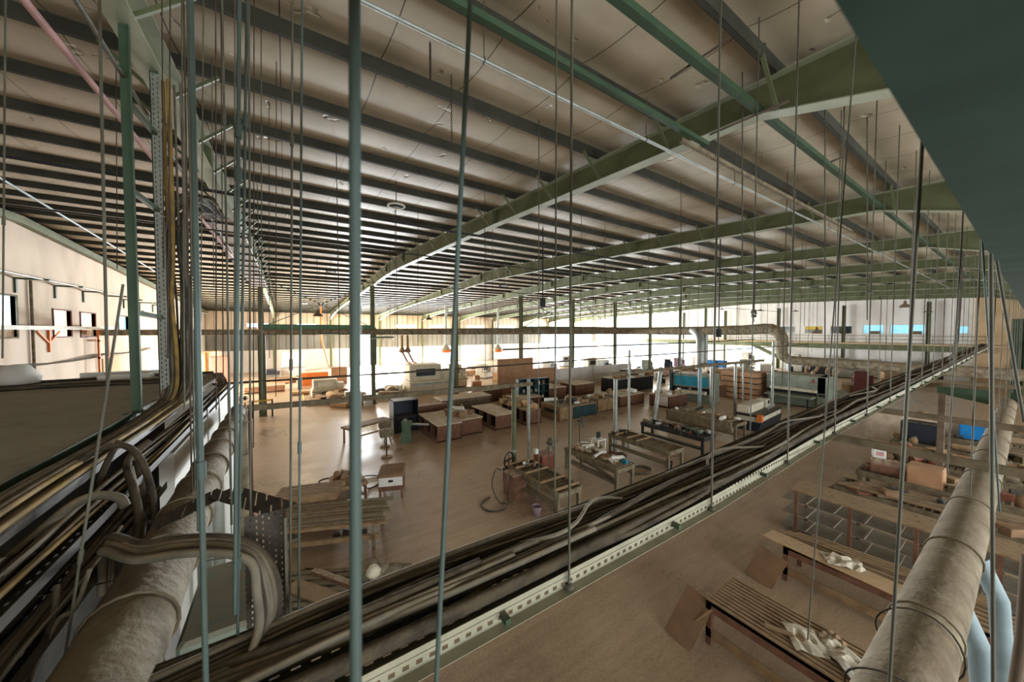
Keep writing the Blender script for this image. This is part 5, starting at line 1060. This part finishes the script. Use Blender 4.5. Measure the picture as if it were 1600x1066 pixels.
# ---------------------------------------------------------------- far half of the hall
struct(MB().box(16.2, 20.2, 27.0, 27.12, 0, 3.3).box(20.2, 23.0, 27.0, 27.12, 0, 2.2), 'partition', 'mdf')
struct(MB().box(23.0, 36, 27.6, 27.72, 0, 1.9), 'partition', 'wright')
def machine(x, y, w_, l_, h, label, m='cream', m2='offglass', rz=0, group=None):
    t = thing('machine', label, 'machine', (x, y, 0), rz, group)
    MB().bbox(-w_ / 2, w_ / 2, -l_ / 2, l_ / 2, .1, h * .45, .04).build('base', m, t); MB().bbox(-w_ * .45, w_ * .3, -l_ * .2, l_ / 2, h * .45, h, .05).build('hood', m, t)
    MB().box(-w_ * .3, w_ * .15, -l_ * .2 - .02, -l_ * .2, h * .6, h * .85).build('window', m2, t); MB().bbox(w_ * .32, w_ * .5, -l_ * .4, l_ * .1, h * .45, h * .8, .03).build('control_cabinet', m, t)
    MB().box(-w_ / 2, w_ / 2, -l_ / 2 - .3, -l_ / 2, h * .35, h * .4).build('table', 'galv', t); MB().box(-w_ * .45, w_ * .45, -l_ * .45, l_ * .45, 0, .1).build('plinth', 'dark', t)
    return t
def pallet_stack(x, y, w_, l_, h, label, m='mdf', rz=0, group=None):
    t = thing('board_stack', label, 'board stack', (x, y, 0), rz, group)
    for s in (-1, 0, 1): MB().box(s * (w_ / 2 - .06) - .05, s * (w_ / 2 - .06) + .05, -l_ / 2, l_ / 2, 0, .12).build('bearer', 'wood', t)
    MB().bbox(-w_ / 2, w_ / 2, -l_ / 2, l_ / 2, .12, .12 + h, .02).build('boards', m, t)
    return t
def fl(px, py): p = onz(px, py, 0); return p.x, p.y
machine(*fl(668, 612), 4.2, 2.4, 2.7, 'large cream machine with dark window between the portal column and slanting rod')
machine(*fl(712, 604), 2.0, 1.5, 2.4, 'narrow pale machine right of the large cream one')
t_ = machine(*fl(512, 618), 2.6, 1.6, 1.5, 'cream saw machine before the orange boards', 'cream', 'white')
machine(*fl(458, 588), 2.6, 1.2, 3.2, 'pale double door cabinet machine near the far wall at left', 'white', 'white')
machine(*fl(425, 592), 1.6, 1.0, 1.2, 'small dark machine at the far left by the cladding wall', 'navy', 'dark')
for i, (px, py, w_, l_, h, m, l) in enumerate(((492, 602, 2.6, .3, 1.4, 'orange', 'upright orange board left of the yellow hose'), (530, 600, 1.6, .6, 1.9, 'mdf', 'orange brown cabinet right of the yellow hose'), (562, 632, .9, .8, 1.0, 'wood', 'tan box beside the thick blurred rod'), (575, 634, .6, .7, .9, 'white', 'white bin left of the portal column'), (546, 626, .7, .7, .8, 'galv', 'grey drum box near the tan box'))):
    x, y = fl(px, py); box_thing('storage_box', l, 'box', x, y, 0, w_, l_, h, m)
pallet_stack(*fl(469, 616), 1.5, 1.3, .2, 'low pallet with a red and cream load on the bright floor', 'ply')
one(MB().tube([onz(472, 612, .1), onz(478, 636, .03)], .04, 6), 'floor_tape', 'yellow', 'yellow strip on the bright floor left of centre', 'strip')
for i, (px, py) in enumerate(((500, 630), (520, 628), (540, 634))): pallet_stack(*fl(px, py), 1.8, 1.4, .25, ('loose pale boards heaped before the saw machine, left part', 'loose pale boards heaped before the saw machine, middle', 'loose pale boards heaped before the saw machine, right part')[i], 'ply', .4 * i)
scraps(*[fl(500, 628)[0], fl(545, 628)[0], fl(500, 634)[1], fl(545, 618)[1]], .0, 24, ('wood', 'ply', 'card', 'dark'), 51, 'the bright floor before the saw machine', 'heap before the saw machine', .7)
scraps(*[fl(600, 622)[0], fl(690, 615)[0], fl(640, 620)[1], fl(640, 606)[1]], .0, 26, ('wood', 'ply', 'white', 'dark'), 52, 'the floor before the large cream machine', 'heap before the cream machine', .8)
for i, (px, py, m, l) in enumerate(((732, 586, 'mdf', 'flat brown board stack on the bright far floor'), (748, 579, 'card', 'second flat board stack farther on the bright floor'), (426, 600, 'mdf', 'flat board stack at far left beyond the green column'), (437, 598, 'ply', 'pale board stack beside the far left one'), (415, 612, 'mdf', 'board stack partly hidden by the green column'))): pallet_stack(*fl(px, py), 3.2, 1.6, .5, l, m)
one(MB().tube([(x, y, z) for x, y, z in [(ony(502, 530, 52).x, 52, 9.15), tuple(ony(502, 530, 52)), tuple(ony(507, 548, 50)), tuple(ony(514, 572, 46))]], .09, 8), 'flexible_hose', 'orange', 'long orange yellow hose hanging above the saw machine', 'hose')
for i, (px, l) in enumerate(((628, 'left one of two tan funnel hoses above the cream machine'), (637, 'right one of two tan funnel hoses above the cream machine'))):
    a = ony(px, 524, 34); t = thing('funnel_hose', l, 'hose', a)
    MB().tube([(0, 0, 0), (0, 0, -1.1)], .12, 8).build('pipe', 'wood', t); MB().lathe([(.12, -1.1), (.34, -1.6), (.2, -1.7)], 10).build('funnel', 'wood', t); MB().tube([(0, 0, -1.6), (.5, 0, -2.6), (1.6, 0, -3.4)], .1, 8).build('tail', 'mdf', t)
for i, (px, py, m) in enumerate(((697, 540, 'galv'), (778, 540, 'galv'))):
    a = ony(px, py, 46); t = thing('lamp_hood', ('large grey hood with orange fringe, farther right of centre', 'large grey hood hanging by the slanting rod')[1 - i], 'hood', a)
    MB().lathe([(.75, -.6), (.6, -.5), (.15, .3), (.15, zt(a.y) + .15 - a.z)], 14).build('hood', 'galv', t); MB().lathe([(.6, -1.0), (.75, -.6)], 14).build('fringe', 'orange', t)
# far clutter across the right centre: named machines, bins and stacks
FC = [(757, 590, 'm', 'cream'), (785, 595, 's', 'ply'), (800, 600, 'm', 'white'), (812, 592, 's', 'orange'), (884, 572, 'm', 'white'), (905, 592, 's', 'boardtop'), (925, 585, 'm', 'cream'), (945, 590, 'm', 'galv'), (1000, 590, 's', 'mdf'), (1012, 580, 'm', 'galv'), (1030, 588, 's', 'mdf'), (1045, 582, 'm', 'navy'), (1062, 575, 'm', 'purple'), (1080, 580, 's', 'card'), (1092, 572, 'm', 'cream'), (1150, 590, 's', 'boardtop'), (1165, 578, 'm', 'galv'), (1180, 573, 'm', 'white'), (1130, 592, 's', 'wood'), (1195, 585, 's', 'white'), (1320, 590, 'm', 'galv'), (1345, 598, 's', 'card'), (1372, 590, 'm', 'cream'), (1392, 600, 's', 'wood'), (1430, 600, 'm', 'greygreen'), (1460, 596, 's', 'dark'), (1330, 612, 's', 'wood'), (1350, 616, 'm', 'redpipe'), (1310, 625, 's', 'machgreen'), (970, 600, 's', 'wood'), (985, 606, 'm', 'dark'), (860, 586, 'm', 'white'), (1240, 580, 'm', 'dark'), (1262, 578, 'm', 'white'), (1290, 582, 'm', 'dark')]
cn = {'cream': 'cream', 'ply': 'pale plywood', 'white': 'white', 'orange': 'orange', 'boardtop': 'pale', 'galv': 'grey', 'mdf': 'brown', 'navy': 'dark blue', 'purple': 'lilac', 'card': 'cardboard coloured', 'wood': 'tan', 'greygreen': 'grey green', 'dark': 'dark', 'redpipe': 'rusty red', 'machgreen': 'green'}
rf = random.Random(9)
def zone(px): return ('left of the brown partition' if px < 830 else 'above the brown partition' if px < 890 else 'beyond the low white partition' if px < 960 else 'by the fourth and fifth columns' if px < 1040 else 'left of the tall crate stack' if px < 1140 else 'beyond the crate stack' if px < 1215 else 'beyond the large grey machine' if px < 1325 else 'below the low round duct at right')
seen = {}
for (px, py, k, m) in FC:
    x, y = fl(px, py); x = min(x, 62); l = ('distant %s machine %s' if k == 'm' else 'distant %s board stack %s') % (cn[m], zone(px))
    if l in seen: l += ', the right hand one'
    seen[l] = 1
    if k == 'm': machine(x, y, 1.6 + rf.random(), 1.2 + .5 * rf.random(), 1.5 + rf.random(), l, m, 'dark', rf.random() * .6)
    else: pallet_stack(x, y, 2.2 + rf.random(), 1.4, .5 + .8 * rf.random(), l, m, rf.random() * .5)
for i, (px, py) in enumerate(((1112, 586), (1127, 587))):
    x, y = fl(px, py); t = box_thing('storage_bin', ('left one of two bright blue bins beyond the teal fronted machine', 'right one of two bright blue bins beyond the teal fronted machine')[i], 'bin', x, y, 1.1, 1.0, 1.0, .9, 'blue'); MB().box(-.5, .5, -.5, .5, -1.1, 0).build('stand', 'white', t)
for k in range(26):
    px = 740 + 480 * rf.random(); py = 583 + 22 * rf.random(); x, y = fl(px, py)
    if x > 60: continue
    b = MB().bbox(-.5, .5, -.35, .35, 0, .35 + .4 * rf.random(), .03).bbox(-.35, .2, -.3, .2, .7, .9 + .3 * rf.random(), .03).box(-.3, -.2, -.1, .1, .3, .75)
    o = one(b, 'parts_heap', ('white', 'wood', 'dark', 'card', 'galv', 'mdf')[k % 6], 'small indistinct heap of parts among the far machines', 'heap', 'heaps of parts among the far machines', ctr=False); o.location = (x, y, 0); o.rotation_euler = (0, 0, rf.random() * 3)
# wall-side things by the left wall, beyond the enclosure
for i, (px, py, w_, l_, h, m, l) in enumerate(((292, 600, 2.6, 1.2, 3.6, 'mdf', 'orange brown cabinet beyond the flat roof by the gable wall'), (345, 603, 1.6, 1.0, 3.2, 'redbox', 'dark red cabinet right of the orange brown one'), (318, 600, .4, .5, 3.4, 'yellow', 'yellow upright guard between the cabinets at left'))):
    x, y = fl(px, py); x = max(x, XL + w_ / 2 + .1); box_thing('storage_cabinet', l, 'cabinet', x, y, 0, w_, l_, h, m)
t = thing('guard_rail', 'yellow black guard rail around the foot of the first green column', 'rail', (X0, YC - .1, 0))
for s in (-.55, .55): MB().cyl((s, -.4), .05, 0, 1.2, 8).build('post', 'dark', t)
MB().tube([(-.55, -.4, 1.15), (.55, -.4, 1.15)], .05, 8).build('rail', 'yellow', t)
t = thing('stand_fan', 'round pedestal fan with pale guard beside the first green column', 'fan', (-2.1, 26, 0)); MB().cyl((0, 0), .04, 0, 1.6, 8).build('pole', 'wood', t)
for r_ in (.42, .28, .14): MB().tube([(r_ * cos(a), 0, 1.9 + r_ * sin(a)) for a in [k * pi / 10 for k in range(20)]], .02, 5, closed=True).build('guard_ring', 'wood', t)
MB().tube([(0, .15, 1.9), (0, -.05, 1.9)], .1, 8).build('motor', 'dark', t)
for i, (p, l) in enumerate((((3.9, 16.7), 'spindly stand near the tall dark cabinet, left one'), ((4.2, 18.3), 'low wheeled frame beside the tall dark cabinet'))):
    t = thing('tool_stand', l, 'stand', (*p, 0)); MB().cyl((0, 0), .03, 0, 1.3, 6).build('pole', 'roddark', t); MB().cyl((0, 0), .25, 0, .04, 12).build('base', 'woodred', t); MB().bbox(-.3, .3, -.2, .2, 1.0, 1.35, .03).build('head', 'woodgrey', t)
t = thing('sloped_bench', 'long pale bench frame left of the tall dark cabinet', 'bench', (3.7, 20.2, 0), .4); legs(t, .7, 2.4, .8, .08, 'wood'); MB().bbox(-1.3, 1.3, -.4, .4, .8, .9, .02).build('top', 'wood', t); MB().box(-1.1, 1.1, -.3, -.24, .3, .38).build('stretcher', 'wood', t)
